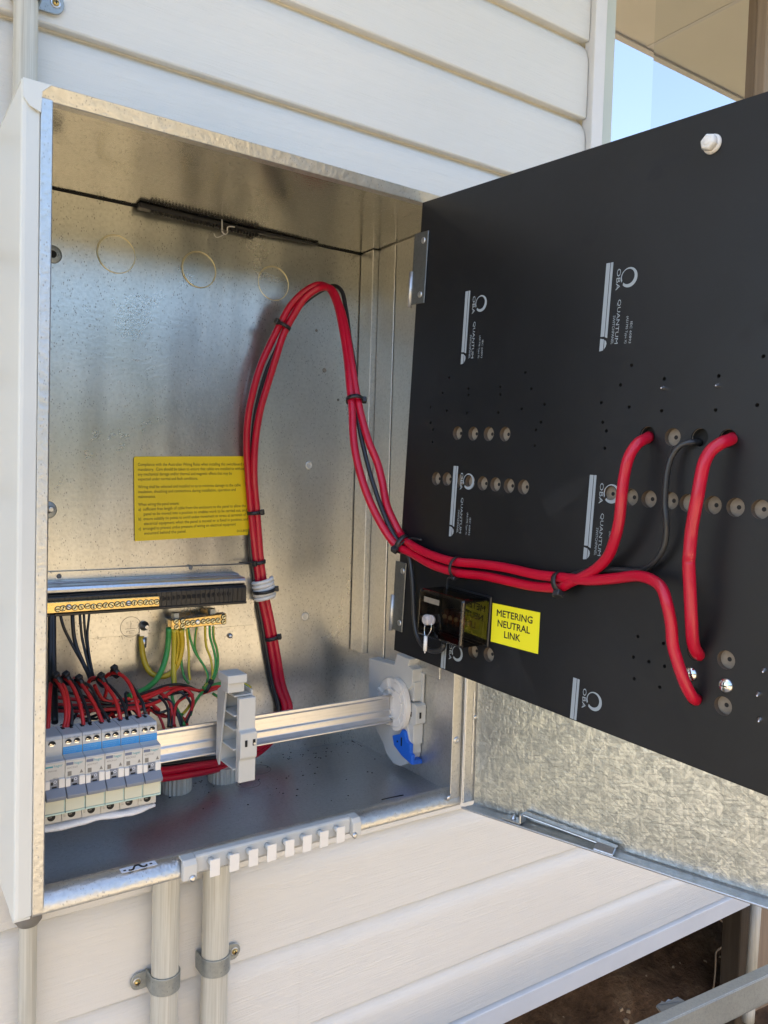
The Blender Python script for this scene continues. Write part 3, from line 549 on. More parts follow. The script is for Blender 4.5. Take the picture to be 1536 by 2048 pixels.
# starter trim along the bottom of the cladding
mb = MB(); mb.prism([(WY-4, -691), (WY+14, -691), (WY+14, -637), (WY+10, -637), (WY+10, -641), (WY-4, -645)], 'x', BX0, BX1)
mb.build('base_trim', 'trim', house, bevel=1.2)
# wall backing, floor over the void, rear wall, roof and soffit
mb = MB(); mb.box(BX0, WX, WY+30, WY+60, -690, 2015); mb.box(WX, BX1, WY+30, WY+60, -690, 1150); mb.build('wall_frame', 'room', house)
mb = MB(); mb.box(BX0, 6500, WY+62, 6000, -700, -640); mb.build('floor_deck', 'stump', house)
mb = MB(); mb.box(BX0, 6500, 6000, 6080, GZ, 3000); mb.box(BX0-60, BX0-2, WY, 6000, GZ, 2200); mb.box(6502, 6560, WY, 6000, GZ, 2200); mb.build('rear_wall', 'room', house)
mb = MB(); mb.box(-3000, 9000, -286, 6100, 2015, 2030); mb.build('soffit', 'soffit', house)
sj = MB().box(-2400, -2385, -285, WY-2, 2012.5, 2014.6).build('soffit_joint', 'trim', house)
for i in range(1, 13):
    c = sj.copy(); COL.objects.link(c); c.parent = house; c.location = (i*900*S, 0, 0)
mb = MB(); mb.box(-3000, 9000, -310, -287, 2008, 2190); mb.build('fascia', 'trim', house)
mb = MB(); mb.prism([(-318, 2192), (3000, 3250), (6300, 2192), (6300, 2150), (-318, 2150)], 'x', -3000, 9000); mb.build('roof', 'zinc_dull', house)
# window
win = MB().box(WX+2, WX+38, WY-16, WY+14, 1150, 2000).build('window', 'trim', house, bevel=2.5, seg=2)
mb = MB(); mb.box(WX+40, WX+75, WY-9, WY+12, 1152, 2000); mb.box(WX+75, 1800, WY-9, WY+12, 1152, 1186); mb.build('frame', 'sage', win, bevel=2)
mb = MB(); mb.box(WX+76, 1384, WY+1, WY+4, 1187, 2000); mb.build('sash_pane', 'pane_b', win)
mb = MB(); mb.box(1386, 1799, WY+6, WY+9, 1187, 2000); mb.build('pane', 'pane', win)
mb = MB(); mb.box(1801, 1990, WY-22, WY+40, 1150, 2012); mb.build('corner_post', 'timber', house, bevel=3)
mb = MB(); mb.box(1200, 6400, 1500, 1540, -600, 2000); mb.build('room_wall', 'soffit', house)

# posts and pipes of the subfloor
tag(MB().prism([(2074, WY+88), (2132, WY+88), (2132, WY+150), (2074, WY+150)], 'z', GZ-30, -700).build('stump', 'stump', bevel=3), 'dark timber stump under the corner of the house', 'house stump')
tag(MB().box(2190, 2700, WY+150, WY+180, GZ-20, -690).build('baseboard', 'timber', bevel=2), 'brown board closing the subfloor behind the white drain pipe', 'base board')
mb = MB(); t = thing('drain_pipe', 'white plastic pipe hanging beside the dark stump under the house', 'pipe', (2062, WY+36, -700))
MB().cyl((2064, WY+36, -660), (2050, WY+36, -1060), 15, 20).build('pipe', 'pvc', t)
MB().lathe((2051, WY+36, -1030), (-.03, 0, -1), [(0, 15.5), (0, 17.5), (58, 17.5), (60, 14)]).build('socket', 'pvc', t)
tag(MB().tube([(2122, 512, -700), (2124, 512, -800), (2132, 514.5, -875.5), (2166, 514.5, -903), (2187, 514.5, -929), (2181, 514.5, -956), (2154, 514.5, -977), (2125, 514.5, -985), (2125, 514.5, -1020), (2124, 515, -1070), (2120, 516, -1130), (2118, 518, -1260)], 2.6, 6, 10).tube([(2176, 514, -917), (2196, 512, -905), (2210, 510, -898)], 1.6, 5, 10).tube([(2176, 514, -920), (2210, 511, -925), (2240, 509, -925)], 1.6, 5, 10).tube([(2124, 515, -1090), (2106, 516, -1130)], 1.6, 5, 10).build('root', 'root'),
    'thin dry root dangling below the cladding over the soil', 'root')
# steel beam in front of the void
beam = thing('steel_beam', 'galvanised steel channel crossing the bottom right in front of the subfloor', 'steel beam', (1280, 60, -600))
def bm_pt(s, w, z): # along the beam, across, height
    dx, dy = 0.9976, -0.0690
    return (1150+dx*s+0.069*w, 79+dy*s+0.9976*w, z)
mb = MB()
for (w0, w1, za, zb) in ((-26, 0, -604, -600), (-26, -22, -668, -604), (-26, 0, -668, -664)):
    a, b = -900, 2400
    mb.hexa([bm_pt(a, w0, za), bm_pt(b, w0, za), bm_pt(b, w1, za), bm_pt(a, w1, za), bm_pt(a, w0, zb), bm_pt(b, w0, zb), bm_pt(b, w1, zb), bm_pt(a, w1, zb)])
mb.build('channel', 'zinc_dull', beam, bevel=0.8)
rr = random.Random(9); pl = [bm_pt(86, 1, -601), bm_pt(158, 1, -601)]+[bm_pt(156-i*7.5+rr.uniform(-3, 3), 20+rr.uniform(-4, 4), -600+rr.uniform(-2, 3)) for i in range(10)]
mb = MB(); mb.poly(pl); mb.poly([(x, y, z-2) for x, y, z in pl][::-1]); n_ = len(pl)
o = mb.build('torn_flange', 'zinc_dark', beam); 
mb = MB(); mb.box(2090, 2110, 100, 120, GZ, -668); mb.box(560, 580, 96, 116, GZ, -668); mb.build('leg', 'zinc_dull', beam)

# low unseen fence, added to bounce warm sunlight onto the lower siding
rr = random.Random(21)
fence = thing('bounce_fence', 'low pale timber fence added out of view to bounce warm light at the house', 'fence', (0, -2200, GZ))
pal = None
for i in range(56):
    x = -8200+i*330
    if pal is None:
        pal = MB().box(0, 312, -2220, -2200, GZ-20, 190).build('paling', 'fence', fence, org=(0, -2200, GZ)); pal.location = (x*S, 0, 0)
    else:
        c = pal.copy(); COL.objects.link(c); c.parent = fence; c.location = (x*S, 0, rr.uniform(-25, 25)*S)
MB().box(-8200, 10300, -2280, -2222, GZ+300, GZ+420).box(-8200, 10300, -2280, -2222, -120, 0).build('rail', 'fence', fence)
# a line of trees far across the yard (dark band behind the camera, seen in the metal)
bm = bmesh.new(); rr = random.Random(12)
for i in range(5000):
    x = rr.uniform(-26000, 30000); y = -11500+rr.uniform(-900, 900); top = 3000+1500*noise.noise(Vector((x*.00035, 2, 0)))+700*noise.noise(Vector((x*.0011, 7, 0)))
    z = GZ+rr.uniform(0, max(500, top-GZ)); a = rr.uniform(150, 420)
    d_ = Vector((rr.gauss(0, 1), rr.gauss(0, 1), rr.gauss(0, 1))).normalized(); e = d_.orthogonal().normalized(); f = d_.cross(e); c = Vector((x, y, z))
    bm.faces.new([bm.verts.new((c+e*a*math.cos(t)*rr.uniform(.7, 1.2)+f*a*math.sin(t))*S) for t in (0.2, 1.4, 2.5, 3.7, 5.0)])
me = mnew(bm, 'treeline'); me.materials.append(M['leaf']); o = bpy.data.objects.new('treeline', me); COL.objects.link(o)
tag(o, 'far row of dark green trees across the yard', None, None, 'stuff')

# ---------------------------------------------------------------- conduits on the wall
def saddle(label, cx, r, z0, z1, side, tabx, tabz, tw=30):
    t = thing('conduit_saddle', label, 'pipe saddle', (cx, D, z0), 'galvanised saddles holding the conduits')
    cy = D-24; mb = MB(); n = 20
    P = [(cx+(r+3)*math.cos(a), cy-(r+3)*math.sin(a)) for a in [math.pi*i/n for i in range(n+1)]]
    Q = [(cx+r*math.cos(a), cy-r*math.sin(a)) for a in [math.pi*i/n for i in range(n+1)]]
    P = [(cx+r+3, D-1)]+P+[(cx-r-3, D-1)]; Q = [(cx+r, D-1)]+Q+[(cx-r, D-1)]
    mb.prism(P+Q[::-1], 'z', z0, z1)
    o = mb.build('strap', 'zinc_dull', t, bevel=0.9, seg=2)
    h = (z1-z0)/2; zc = tabz; k = []
    x0 = cx+side*(r+1); xe = tabx
    for i in range(13):
        a = -math.pi/2+math.pi*i/12; k.append((xe+side*h*0.9*math.cos(a), zc+h*math.sin(a)))
    poly = [(x0, zc-h)]+k+[(x0, zc+h)]
    MB().prism(poly, 'y', D-4, D-1).build('tab', 'zinc_dull', t, bevel=0.8)
    sx = xe+side*h*0.15
    MB().lathe((sx, D-4, zc), (0, -1, 0), [(0, 7), (0.8, 7.2), (1.2, 6)]).build('washer', 'zinc', t)
    s = MB().lathe((sx, D-5, zc), (0, -1, 0), [(0, 5), (1.5, 4.8), (3.2, 3.2), (3.8, 1)]).build('screw', 'brass', t)
    MB().box(sx-3, sx+3, D-9.2, D-8.4, zc-.7, zc+.7).box(sx-.7, sx+.7, D-9.3, D-8.5, zc-3, zc+3).build('slot', 'hole', s)
    return t
def conduit(label, pts, r):
    return tag(MB().tube(pts, r, 28, 60).build('conduit', 'pvc', org=pts[0]), label, 'conduit')
conduit('grey conduit running up the wall from the top left corner of the box', [(21, D-18, 880), (21, D-18, 1300), (21, D-18, 2010)], 16)
c = conduit('thin grey conduit below the bottom left corner of the box', [(36, D-20, -100), (36, D-20, -500), (34, D-20, GZ)], 12.5)
MB().lathe((36, D-20, 6), (0, 0, -1), [(0, 19), (166, 19), (168, 17), (172, 15), (173, 13)], 28).build('adaptor', 'dark_pvc', c, org=(36, D-20, -100))
c1 = conduit('thick grey conduit under the box, left one of the pair side by side', [(241, D-24, -6), (241, D-24, -400), (240, D-24, GZ)], 21.5)
c2 = conduit('thick grey conduit under the box, right one of the pair side by side', [(326.5, D-24, -6), (326.5, D-24, -400), (325, D-24, GZ)], 22.5)
saddle('galvanised saddle with its screw tab left of the conduit pair', 241, 21.5, -331, -303, -1, 205, -320)
saddle('galvanised saddle with its screw tab right of the conduit pair', 326.5, 22.5, -329, -300, 1, 368, -322)
saddle('galvanised saddle above the box on the top left conduit', 21, 16, 1150, 1182, 1, 60, 1166)

# ---------------------------------------------------------------- the meter box
H = 897.2
box = thing('meter_box', 'open galvanised steel meter box mounted on the pale siding', 'meter box', (300, D, 0))
B = lambda mb, name, m, **k: mb.build(name, m, box, **k)
def panel_sheet(x0, x1, z0, z1, y, holes, nx=24, nz=36, amp=1.6):
    mb = MB(); V = []
    for j in range(nz+1):
        row = []
        for i in range(nx+1):
            x = x0+(x1-x0)*i/nx; z = z0+(z1-z0)*j/nz
            e = min(x-x0, x1-x, z-z0, z1-z); k = min(1, max(0, e/60))
            row.append(mb.v(x, y+amp*k*(noise.noise(Vector((x*.009, z*.0022, 5)))+.5*noise.noise(Vector((x*.02, z*.004, 9)))), z))
        V.append(row)
    for a, b in zip(V, V[1:]):
        for i in range(nx):
            f = mb.bm.faces.new((a[i], a[i+1], b[i+1], b[i])); f.smooth = True
    return mb
B(panel_sheet(-30, 604, 6, 904, D, None), 'back_panel', 'galv')
B(MB().box(-30, 604, D-1.6, D+1, 904.6, 908), 'seam_gap', 'hole')
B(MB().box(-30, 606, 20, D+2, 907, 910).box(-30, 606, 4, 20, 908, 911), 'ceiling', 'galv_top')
B(MB().box(-30, 606, 40, D+2, 6, 9.8), 'base', 'galv_floor')
B(MB().box(604, 607, 2, D+2, 2, 909), 'right_side', 'galv_side')
B(MB().box(-32, -29.5, 1, D+2, 1, 909).box(-32, 607, 1, D+2, 910.2, 912), 'outer_shell', 'paint', bevel=1.5, seg=2)
B(MB().box(-29, -12, 2, D, 9.9, 906.8), 'left_side', 'galv_side')
# channel in the rear right corner, and the hinge strip in front of it
B(MB().box(589, 603.5, 272, D-2, 182, 906).box(601, 603.6, 220, 271, 182, 905), 'corner_channel', 'galv_side', bevel=0.8)
B(MB().box(602.2, 603.8, 60, 217, 182, 905), 'hinge_strip', 'galv_side', bevel=0.6)
# front left flange: painted face, zinc edge strip
mb = MB(); mb.prism([(-31.8, 0.6), (-30.5, -1.2), (-27, -1.8), (-14, 0.4), (-12.6, 1.2), (-12.6, 4), (-31.8, 4)], 'z', 1.5, 911); B(mb, 'front_flange', 'paint', bevel=0.5)
mb = MB(); mb.prism([(-12.4, -1.0), (-1.2, -1.0), (0, 0.6), (0, 14), (-1.2, 14), (-1.2, 1.0), (-12.4, 1.0)], 'z', 4, 897); o = B(mb, 'edge_strip', 'galv_edge', bevel=0.5)
mb = MB(); mb.prism([(-31, 911.6), (-2, 911.6), (-11.5, 902), (-12.6, 880), (-16, 881), (-24, 884), (-30.5, 892)], 'y', -3.6, -2.0); B(mb, 'corner_tab', 'paint', bevel=0.4)
# top rim
mb = MB(); rim = [(-12, 897)]; 
for i in range(7):
    a = math.pi-math.pi/2*i/6; rim.append((-4+8*math.cos(a), 905+7.5*math.sin(a)))
rim += [(606, 911), (606, 897)]
mb.prism(rim, 'y', -1.4, 0.2)
for v_ in mb.bm.verts: v_.co.y += (912.5-v_.co.z)*0.42
mb.box(-2, 606, 8, 20, 898, 900); B(mb, 'top_rim', 'galv_edge', bevel=0.7)
# bottom lip: front face, shelf, slope to the floor
mb = MB(); mb.prism([(0, 0), (-0.8, 2), (-0.6, 5), (0.6, 9.5), (3, 13.8), (6.5, 17.6), (11, 20.4), (16, 21.5), (24, 21.5), (45, 10.2), (45, 7), (2, 7), (2, 0)], 'x', -12.2, 603.5); o = B(mb, 'bottom_lip', 'galv_edge')
for f in o.data.polygons: f.use_smooth = True
e = o.modifiers.new('edges', 'EDGE_SPLIT'); e.split_angle = math.radians(40)
B(MB().box(-31.5, -14, 2, 30, -2.5, 0.2), 'corner_fold', 'paint', bevel=0.4)
# right jamb and its rivet
B(MB().box(583.5, 600, 0.2, 2.0, 12, 896.6).box(598.6, 603.4, 2.0, 40, 12, 896), 'right_jamb', 'galv_side', bevel=0.5)
B(MB().lathe((592, 0.2, 103), (0, -1, 0), [(0, 5.6), (0.8, 5.4), (1.6, 3.6), (1.8, 2.0), (1.0, 1.6)]), 'rivet', 'zinc')
B(MB().lathe((580, -0.2, 16), (0, -1, -0.2), [(0, 4.5), (2, 4.2), (3.2, 2.4)]), 'lip_screw', 'zinc')
# knockouts pressed in the back
ko = None
for x, z in ((153.6, 828.5), (284.5, 827.5), (416.5, 826.5)):
    ko = MB().torus((x, D-0.6, z), (0, 1, 0), 28.4, 0.8, 48, 6).torus((x+0.4, D-0.4, z-0.5), (0, 1, 0), 27.2, 0.4, 48, 5).build('knockout', 'ko', box)
# mounting plate low on the back, seams and dimples
mp = B(MB().box(-10, 392, D-5.4, D-1.5, 244.5, 349), 'mounting_plate', 'galv', bevel=0.4)
for x, z in ((76, 342), (278, 347)):
    MB().lathe((x, D-5.5, z), (0, -1, 0), [(0, 3.8), (0.4, 3.2), (0.5, 1.0)], 9).build('punch_mark', 'dark_pvc', mp)
for x, z in ((246, 333), (351, 228)):
    MB().lathe((x, D-1, z), (0, -1, 0), [(0, 4.5), (2.5, 4.0), (3.8, 2.2), (4.1, 0.6)]).build('stud', 'zinc', mp)
for x, z in ((72, 812), (69, 440)):
    o = B(MB().lathe((x-9, D-1, z), (0, -1, 0), [(0, 13), (0.6, 12.2), (0.9, 6)], 24), 'mounting_hole', 'zinc_dull')
    MB().lathe((x-9, D-1.95, z), (0, -1, 0), [(0, 5.5), (0.15, 5.2)], 16).build('opening', 'hole', o)
MB().lathe((64, D-1.9, 441), (0.1, -1, 0), [(0, 5), (3, 4.7), (4, 3)]).build('mounting_screw', 'zinc', box)
for x, z, r in ((494, 520, 8), (494, 250, 8), (480, 805, 3), (502, 758, 2.5), (550, 640, 2.5), (520, 690, 4)):
    MB().lathe((x, D-0.5, z), (0, -1, 0), [(0, r), (0.5, r*0.9), (0.9, r*0.55), (0.3, r*0.4)], 14).build('dimple', 'galv_side' if r > 5 else 'dark_pvc', box)
# earth symbol on the plate
mb = MB().torus((183, D-5.5, 257.5), (0, 1, 0), 16, 0.35, 36, 4)
for x0, x1, z in ((174, 192, 254.5), (177, 189, 251), (180, 186, 247.5)): mb.box(x0, x1, D-5.7, D-5.45, z, z+.6)
mb.box(182.7, 183.3, D-5.7, D-5.45, 255, 267); mb.build('earth_symbol', 'ink_grey', mp)
# knockout on the floor right of the stubs
B(MB().torus((384, 262, 10.0), (0, 0, 1), 21, 0.5, 30, 5).torus((345, 215, 10.0), (0, 0, 1), 19, 0.4, 30, 5), 'floor_knockout', 'dark_pvc')
# conduit ends coming through the floor
for x, y, r in ((238, 243, 23), (318, 250, 25)):
    n = 22; poly = []
    for i in range(n*2):
        a = math.pi*i/n; k = r if i % 2 else r*0.93; poly.append((x+k*math.cos(a), y+k*math.sin(a)))
    MB().prism(poly, 'z', 9.9, 34).build('conduit_nut', 'pvc', box)
mb = MB(); rr = random.Random(3)
for i in range(170):
    c_ = rr.choice(((238, 243, 26), (318, 250, 30), (500, 275, 40), (600, 300, 20), (420, 180, 120)))
    x = c_[0]+rr.gauss(0, c_[2]*.8); y = min(308, max(60, c_[1]+rr.gauss(0, c_[2]*.5))); a = rr.uniform(.4, 1.7); x = max(30, min(596, x))
    mb.hexa([(x-a, y-a*.5, 9.9), (x+a, y-a*.6, 9.9), (x+a*.8, y+a*.5, 9.9), (x-a*.7, y+a*.6, 9.9), (x-a*.6, y-a*.3, 10.3+a*.3), (x+a*.6, y-a*.3, 10.3+a*.3), (x+a*.5, y+a*.3, 10.3+a*.3), (x-a*.5, y+a*.3, 10.3+a*.3)])
tag(mb.build('swarf', 'hole', box), None, None, None, 'stuff')
B(MB().tube([(478, 32, 21.9), (495, 31, 22.2), (516, 30, 21.9)], 0.9, 5), 'scratch_strip', 'hole')
# wiring notice on the back
nl = MB(); NZ0, NZ1 = 393.5, 526.5
P0 = (184, 523); nl.prism([(188, 391.5), (381, 398.5), (376, 531.5), (186.5, 523.5), (184.2, 521)], 'y', D-3.0, D-2.2)
nt = B(nl, 'wiring_notice', 'notice')
lines = ['Compliance with the Australian Wiring Rules when installing this switchboard is', 'mandatory.  Care should be taken to ensure that cables are installed to withstand', 'any mechanical damage and/or thermal and magnetic effects that may be', 'expected under normal and fault conditions.', '',
 'Wiring shall be selected and installed so as to minimise damage to the cable', 'insulation, sheathing and connections during installation, operation and', 'maintenance.', '', 'When wiring the panel ensure:',
 'a)  sufficient free length of cable from the enclosure to the panel to allow the', '     panel to be moved into a position to enables work to be carried out, and', 'b)  ensure suitably tie points to avoid undue movement or stress at terminals of', '     electrical equipment when the panel is moved or is fixed in position; and', 'c)  arranged to prevent undue pressure of wiring on electrical equipment', '     mounted behind the panel.']
z = 509.0; ax = Vector((1, 0, 0.038)).normalized(); az = Vector((-0.03, 0, 1)).normalized()
for i, s_ in enumerate(lines):
    if s_: text(s_, 7.0, 'ink', nt, frame((190.5+0.028*i*7, D-3.25, z), ax, az), width=len(s_)*2.26, bold=0.0)
    z -= 7.6 if s_ else 4.6
text('DULB020', 5.5, 'ink', nt, frame((358, D-3.25, 403.5), ax, az))
# number sticker on the bottom lip
st = MB().prism([(88, 5.6), (131, 5.6), (131, 17.6), (88, 17.6)], 'z', 21.55, 21.8).build('number_sticker', 'white_label', box)
MB().tube([(97, 8.5, 22), (99, 7, 22), (102, 8, 22), (104, 12.5, 22), (107, 15.5, 22), (111, 14.5, 22), (112.5, 10.5, 22), (115, 8, 22), (118, 9, 22), (119, 11, 22)], 1.3, 6, 1.2).box(91, 94, 9, 12, 21.82, 22).box(123, 126, 10, 13, 21.82, 22).build('lettering', 'ink', st)

# door: an open pan with folded edges, hinged on the right
dd = Vector((130.5, -400, 0)).normalized(); dn = Vector((-dd.y, dd.x, 0))      # dn points behind the door
d0 = Vector((622, -11, 0))
def dp(s, w, z): p = d0+dd*s+dn*w; return (p.x, p.y, z)
def dbox(mb, s0, s1, w0, w1, z0, z1): return mb.hexa([dp(s0, w0, z0), dp(s1, w0, z0), dp(s1, w1, z0), dp(s0, w1, z0), dp(s0, w0, z1), dp(s1, w0, z1), dp(s1, w1, z1), dp(s0, w1, z1)])
mb = MB(); dbox(mb, 0, 640, 0, 2.2, 1, 880); door = B(mb, 'door', 'spangle')
mb = MB(); dbox(mb, 0, 640, 2.4, 3.6, 0, 881); mb.build('outer_skin', 'paint', door)
mb = MB()                                         # bottom fold: ledge with a raised outer lip
pr = [(-0.2, 3.2), (-5, 1.6), (-20, 0.8), (-22.5, 2.2), (-24.5, 2.4), (-25.5, 0.6), (-24, -1.4), (-4, -1.6), (-0.2, -0.5)]
A = [mb.v(*dp(0 if w > -10 else -8, w, z)) for w, z in pr]; Bv = [mb.v(*dp(640, w, z)) for w, z in pr]
for i in range(len(pr)): mb.bm.faces.new((A[i], A[(i+1) % len(pr)], Bv[(i+1) % len(pr)], Bv[i]))
mb.bm.faces.new(A[::-1]); mb.bm.faces.new(Bv); mb.build('bottom_fold', 'zinc', door, bevel=0.6)
mb = MB(); mb.box(602, 625.5, -8.5, -5.5, 5, 880); mb.box(616, 618, -10.2, -8.5, 48, 178); mb.build('hinge_fold', 'galv_edge', door, bevel=1.2)
mb = MB(); mb.lathe((619, -10.2, 137), (0, -1, 0), [(0, 3.4), (1, 3.0), (1.4, 1.2)]); mb.build('hinge_pin', 'zinc', door)
# stay arm resting on the fold
mb = MB(); dbox(mb, 62, 92, -22, -4, 2.4, 4.4); dbox(mb, 90, 92.5, -22, -4, 4.4, 17); stay = mb.build('stay_bracket', 'zinc', door, bevel=0.5)
MB().lathe(dp(76, -13, 4.4), (0, 0, 1), [(0, 4.2), (1.5, 4.0), (3.2, 2.2), (5.5, 2.0), (5.7, 0.6)]).build('stay_rivet', 'zinc', door)
mb = MB(); mb.hexa([dp(92, -17, 14), dp(232, -17, 7), dp(232, -3.5, 7), dp(92, -3.5, 14), dp(92, -16, 17), dp(232, -16, 10), dp(232, -3.5, 10), dp(92, -3.5, 17)])
mb.hexa([dp(206, -27, 2.6), dp(234, -27, 2.6), dp(234, -16.5, 7.5), dp(206, -16.5, 7.5), dp(206, -27, 5), dp(234, -27, 5), dp(234, -16.5, 11.5), dp(206, -16.5, 11.5)])
mb.build('stay_arm', 'zinc', door, bevel=1.0)

# ---------------------------------------------------------------- comb strip at the top of the back
t = thing('cable_comb', 'black toothed plastic strip lying along the top rear seam of the box', 'cable comb', (280, 300, 900))
mb = MB(); mb.hexa([(182, 291, 899), (378, 302, 900.5), (378, 311, 901), (182, 311, 899), (180, 290, 906.7), (376, 301, 906), (376, 311, 906), (180, 311, 906.7)])
mb.build('spine', 'black', t, bevel=3.0, seg=3)
mb = MB()
for i in range(34):
    x = 200+i*5.4; y = 293+(x-181)*.045; mb.hexa([(x, y, 895.0), (x+2.4, y, 895.0), (x+2.4, y+8, 896), (x, y+8, 896), (x-.6, y, 900.5), (x+3.2, y, 900.5), (x+3.2, y+8, 900.5), (x-.6, y+8, 900.5)])
mb.build('teeth', 'black', t)
MB().hexa([(372, 300, 900.5), (496, 305, 903), (496, 310, 903), (372, 310, 900.5), (372, 300, 905.5), (496, 305, 905.6), (496, 310, 905.6), (372, 310, 905.5)]).build('blade', 'black', t)
tag(MB().tube([(309, 283, 904), (309, 282, 892), (309.5, 281.5, 884), (313, 281, 881.5), (318, 282, 884), (318.5, 283, 893), (322, 285, 896), (333, 288, 898.5)], 1.1, 6, 2).tube([(299, 290, 882), (302, 290, 877), (308, 287, 878), (313, 281, 881.5)], 0.8, 6, 2).build('clip', 'cord', org=(310, 290, 900)), 'small white wire clip hooked on the black comb strip', 'clip')

# ---------------------------------------------------------------- neutral bar
t = thing('neutral_bar', 'long black terminal bar with a brass link on the back of the box', 'terminal bar', (180, D-4, 290))
MB().prism([(D-6.5, 321.8), (270, 321.8), (267, 323.4), (266, 327.5), (267.5, 331), (271, 332.8), (292, 333.4), (294, 336), (D-6.5, 336.5)], 'x', -8, 356).build('mounting_rail', 'zinc', t, bevel=0.6, seg=2)
mb = MB(); mb.prism([(D-6.5, 292.5), (264, 292.5), (260, 294.5), (260, 317.6), (263, 320.5), (268, 321.6), (D-6.5, 321.6)], 'x', -8, 355); mb.box(-8, 355, 257.5, 260.5, 291, 295); base = mb.build('base', 'black', t, bevel=0.7)
mb = MB(); n_ = 46
for i in range(n_): mb.box(-4+i*7.8, -3+i*7.8, 258.8, 262, 295.5, 317)
mb.build('rib', 'black', t)
br = MB().box(-8, 209.6, 253.5, 262, 296.4, 312.2).build('brass_link', 'brass', t, bevel=0.9, seg=2)
def screw_head(parent, p, d, r, m, slot='hole', n=14, name='screw', pos=None):
    s_ = MB().lathe(p, d, [(0, r), (0.3, r), (r*.28, r*.92), (r*.45, r*.55), (r*.2, r*.48)], n).build(name, m, parent); return s_
for i, (x, y, z) in enumerate(BRASS_S):
    hd = i in (2, 12)
    MB().lathe((x, 253.45, z), (0, -1, 0), [(0, 4.5), (.2, 4.45)], 16).build('screw_well', 'hole', t)
    o = MB().lathe((x, 253.4, z), (0, -1, 0), [(0, 4.3 if hd else 3.6), (1.0, 4.1 if hd else 3.6), (2.2 if hd else 1.3, 2.6 if hd else 3.3), (2.2 if hd else 1.3, 1.9), (2.0 if hd else 0.8, 1.6)], 14).build('screw', 'zinc' if hd else 'brass_lt', t)
    a = (i*1.3) % 3.1; c_, s_ = math.cos(a), math.sin(a); yy = 251.0 if hd else 252.0
    MB().hexa([(x-2.7*c_+.55*s_, yy, z-2.7*s_-.55*c_), (x+2.7*c_+.55*s_, yy, z+2.7*s_-.55*c_), (x+2.7*c_-.55*s_, yy, z+2.7*s_+.55*c_), (x-2.7*c_-.55*s_, yy, z-2.7*s_+.55*c_), (x-2.7*c_+.55*s_, yy-.6, z-2.7*s_-.55*c_), (x+2.7*c_+.55*s_, yy-.6, z+2.7*s_-.55*c_), (x+2.7*c_-.55*s_, yy-.6, z+2.7*s_+.55*c_), (x-2.7*c_-.55*s_, yy-.6, z-2.7*s_+.55*c_)]).build('slot', 'hole', o)
hm = None
for x, y, z in BLACK_H:
    MB().torus((x, 259.8, z), (0, 1, 0), 3.2, 0.4, 16, 5).lathe((x, 259.9, z), (0, -1, 0), [(0, 2.7), (0.15, 2.6)], 14).build('terminal_hole', 'hole', t)
# ---------------------------------------------------------------- earth bar
t = thing('earth_bar', 'short brass earth bar with screws below the black terminal bar', 'terminal bar', (280, D-4, 262))
MB().hexa([(233.8, 269.5, 255.8), (325.6, 270, 257.8), (325.6, 286, 257.8), (233.8, 286, 255.8), (233.6, 270, 270.3), (325.2, 270.5, 274.8), (325.2, 286, 274.8), (233.6, 286, 270.3)]).build('block', 'brass', t, bevel=0.9)
for i, (x, y, z) in enumerate(EARTH_S):
    MB().lathe((x, 269.7, z), (0, -1, 0), [(0, 4.5), (.2, 4.4)], 16).build('screw_well', 'hole', t)
    o = MB().lathe((x, 269.6, z), (0, -1, 0), [(0, 3.7), (1.1, 3.7), (1.5, 3.3), (1.5, 1.9), (0.8, 1.6)], 14).build('screw', 'brass_lt', t)
    MB().hexa([(x-2.4, 267.6, z-1.6), (x+2.6, 267.6, z+.8), (x+2.1, 267.6, z+1.8), (x-2.7, 267.6, z-.6), (x-2.4, 268.3, z-1.6), (x+2.6, 268.3, z+.8), (x+2.1, 268.3, z+1.8), (x-2.7, 268.3, z-.6)]).build('slot', 'hole', o)
MB().lathe((277, 269.6, 264.6), (0, -1, 0), [(0, 4.4), (1.2, 4.2), (2.4, 2.4)], 14).build('mounting_screw', 'zinc', t)
for x in (244, 304): MB().box(x-4, x+5, 276, 288, 270+(x-234)*.048, 280+(x-234)*.04).box(x-6, x+6, 286.2, D-4, 258, 268).build('bracket', 'zinc_dull', t, bevel=0.6)
rr = random.Random(2); mb = MB()
for i in range(60):
    x = rr.uniform(236, 322); zt = 270.4+(x-234)*.05
    a = rr.uniform(.5, 1.6); y = rr.uniform(270.6, 284); mb.hexa([(x-a, y-a, zt), (x+a, y-a, zt), (x+a, y+a, zt), (x-a, y+a, zt), (x-a*.5, y-a*.5, zt+a), (x+a*.5, y-a*.5, zt+a), (x+a*.5, y+a*.5, zt+a), (x-a*.5, y+a*.5, zt+a)])
tag(mb.build('filings', 'timber', t), None, None, None, 'stuff')

# ---------------------------------------------------------------- DIN rail, its supports
t = thing('din_rail', 'bare aluminium DIN rail spanning the bottom of the box', 'mounting rail', (290, 165, 115))
MB().prism([(152, 91), (152, 93.5), (158, 94.5), (163, 99), (163, 108), (165, 110), (165, 128), (162, 131.5), (157, 132.5), (157, 137), (160, 137), (169, 134), (169, 94), (166, 91)], 'x', -12, 578).build('rail', 'alu', t, bevel=0.5)
br = thing('end_bracket', 'grey plastic rail bracket with a blue lever on the right side of the box', 'bracket', (600, 130, 110))
MB().prism([(238, 182), (159, 187), (152, 207), (114, 205), (119, 193), (106, 190), (106, 163), (120, 151), (119, 126), (114, 89), (106, 70), (103, 52), (114, 31), (133, 21), (153, 19.6), (175, 31), (189, 49), (213, 64), (231, 61)][::-1], 'x', 582, 603).build('plate', 'grey', br, bevel=1.2, seg=2)
MB().box(599, 603, 99, 126, 134, 184).build('back_flange', 'grey', br, bevel=.8)
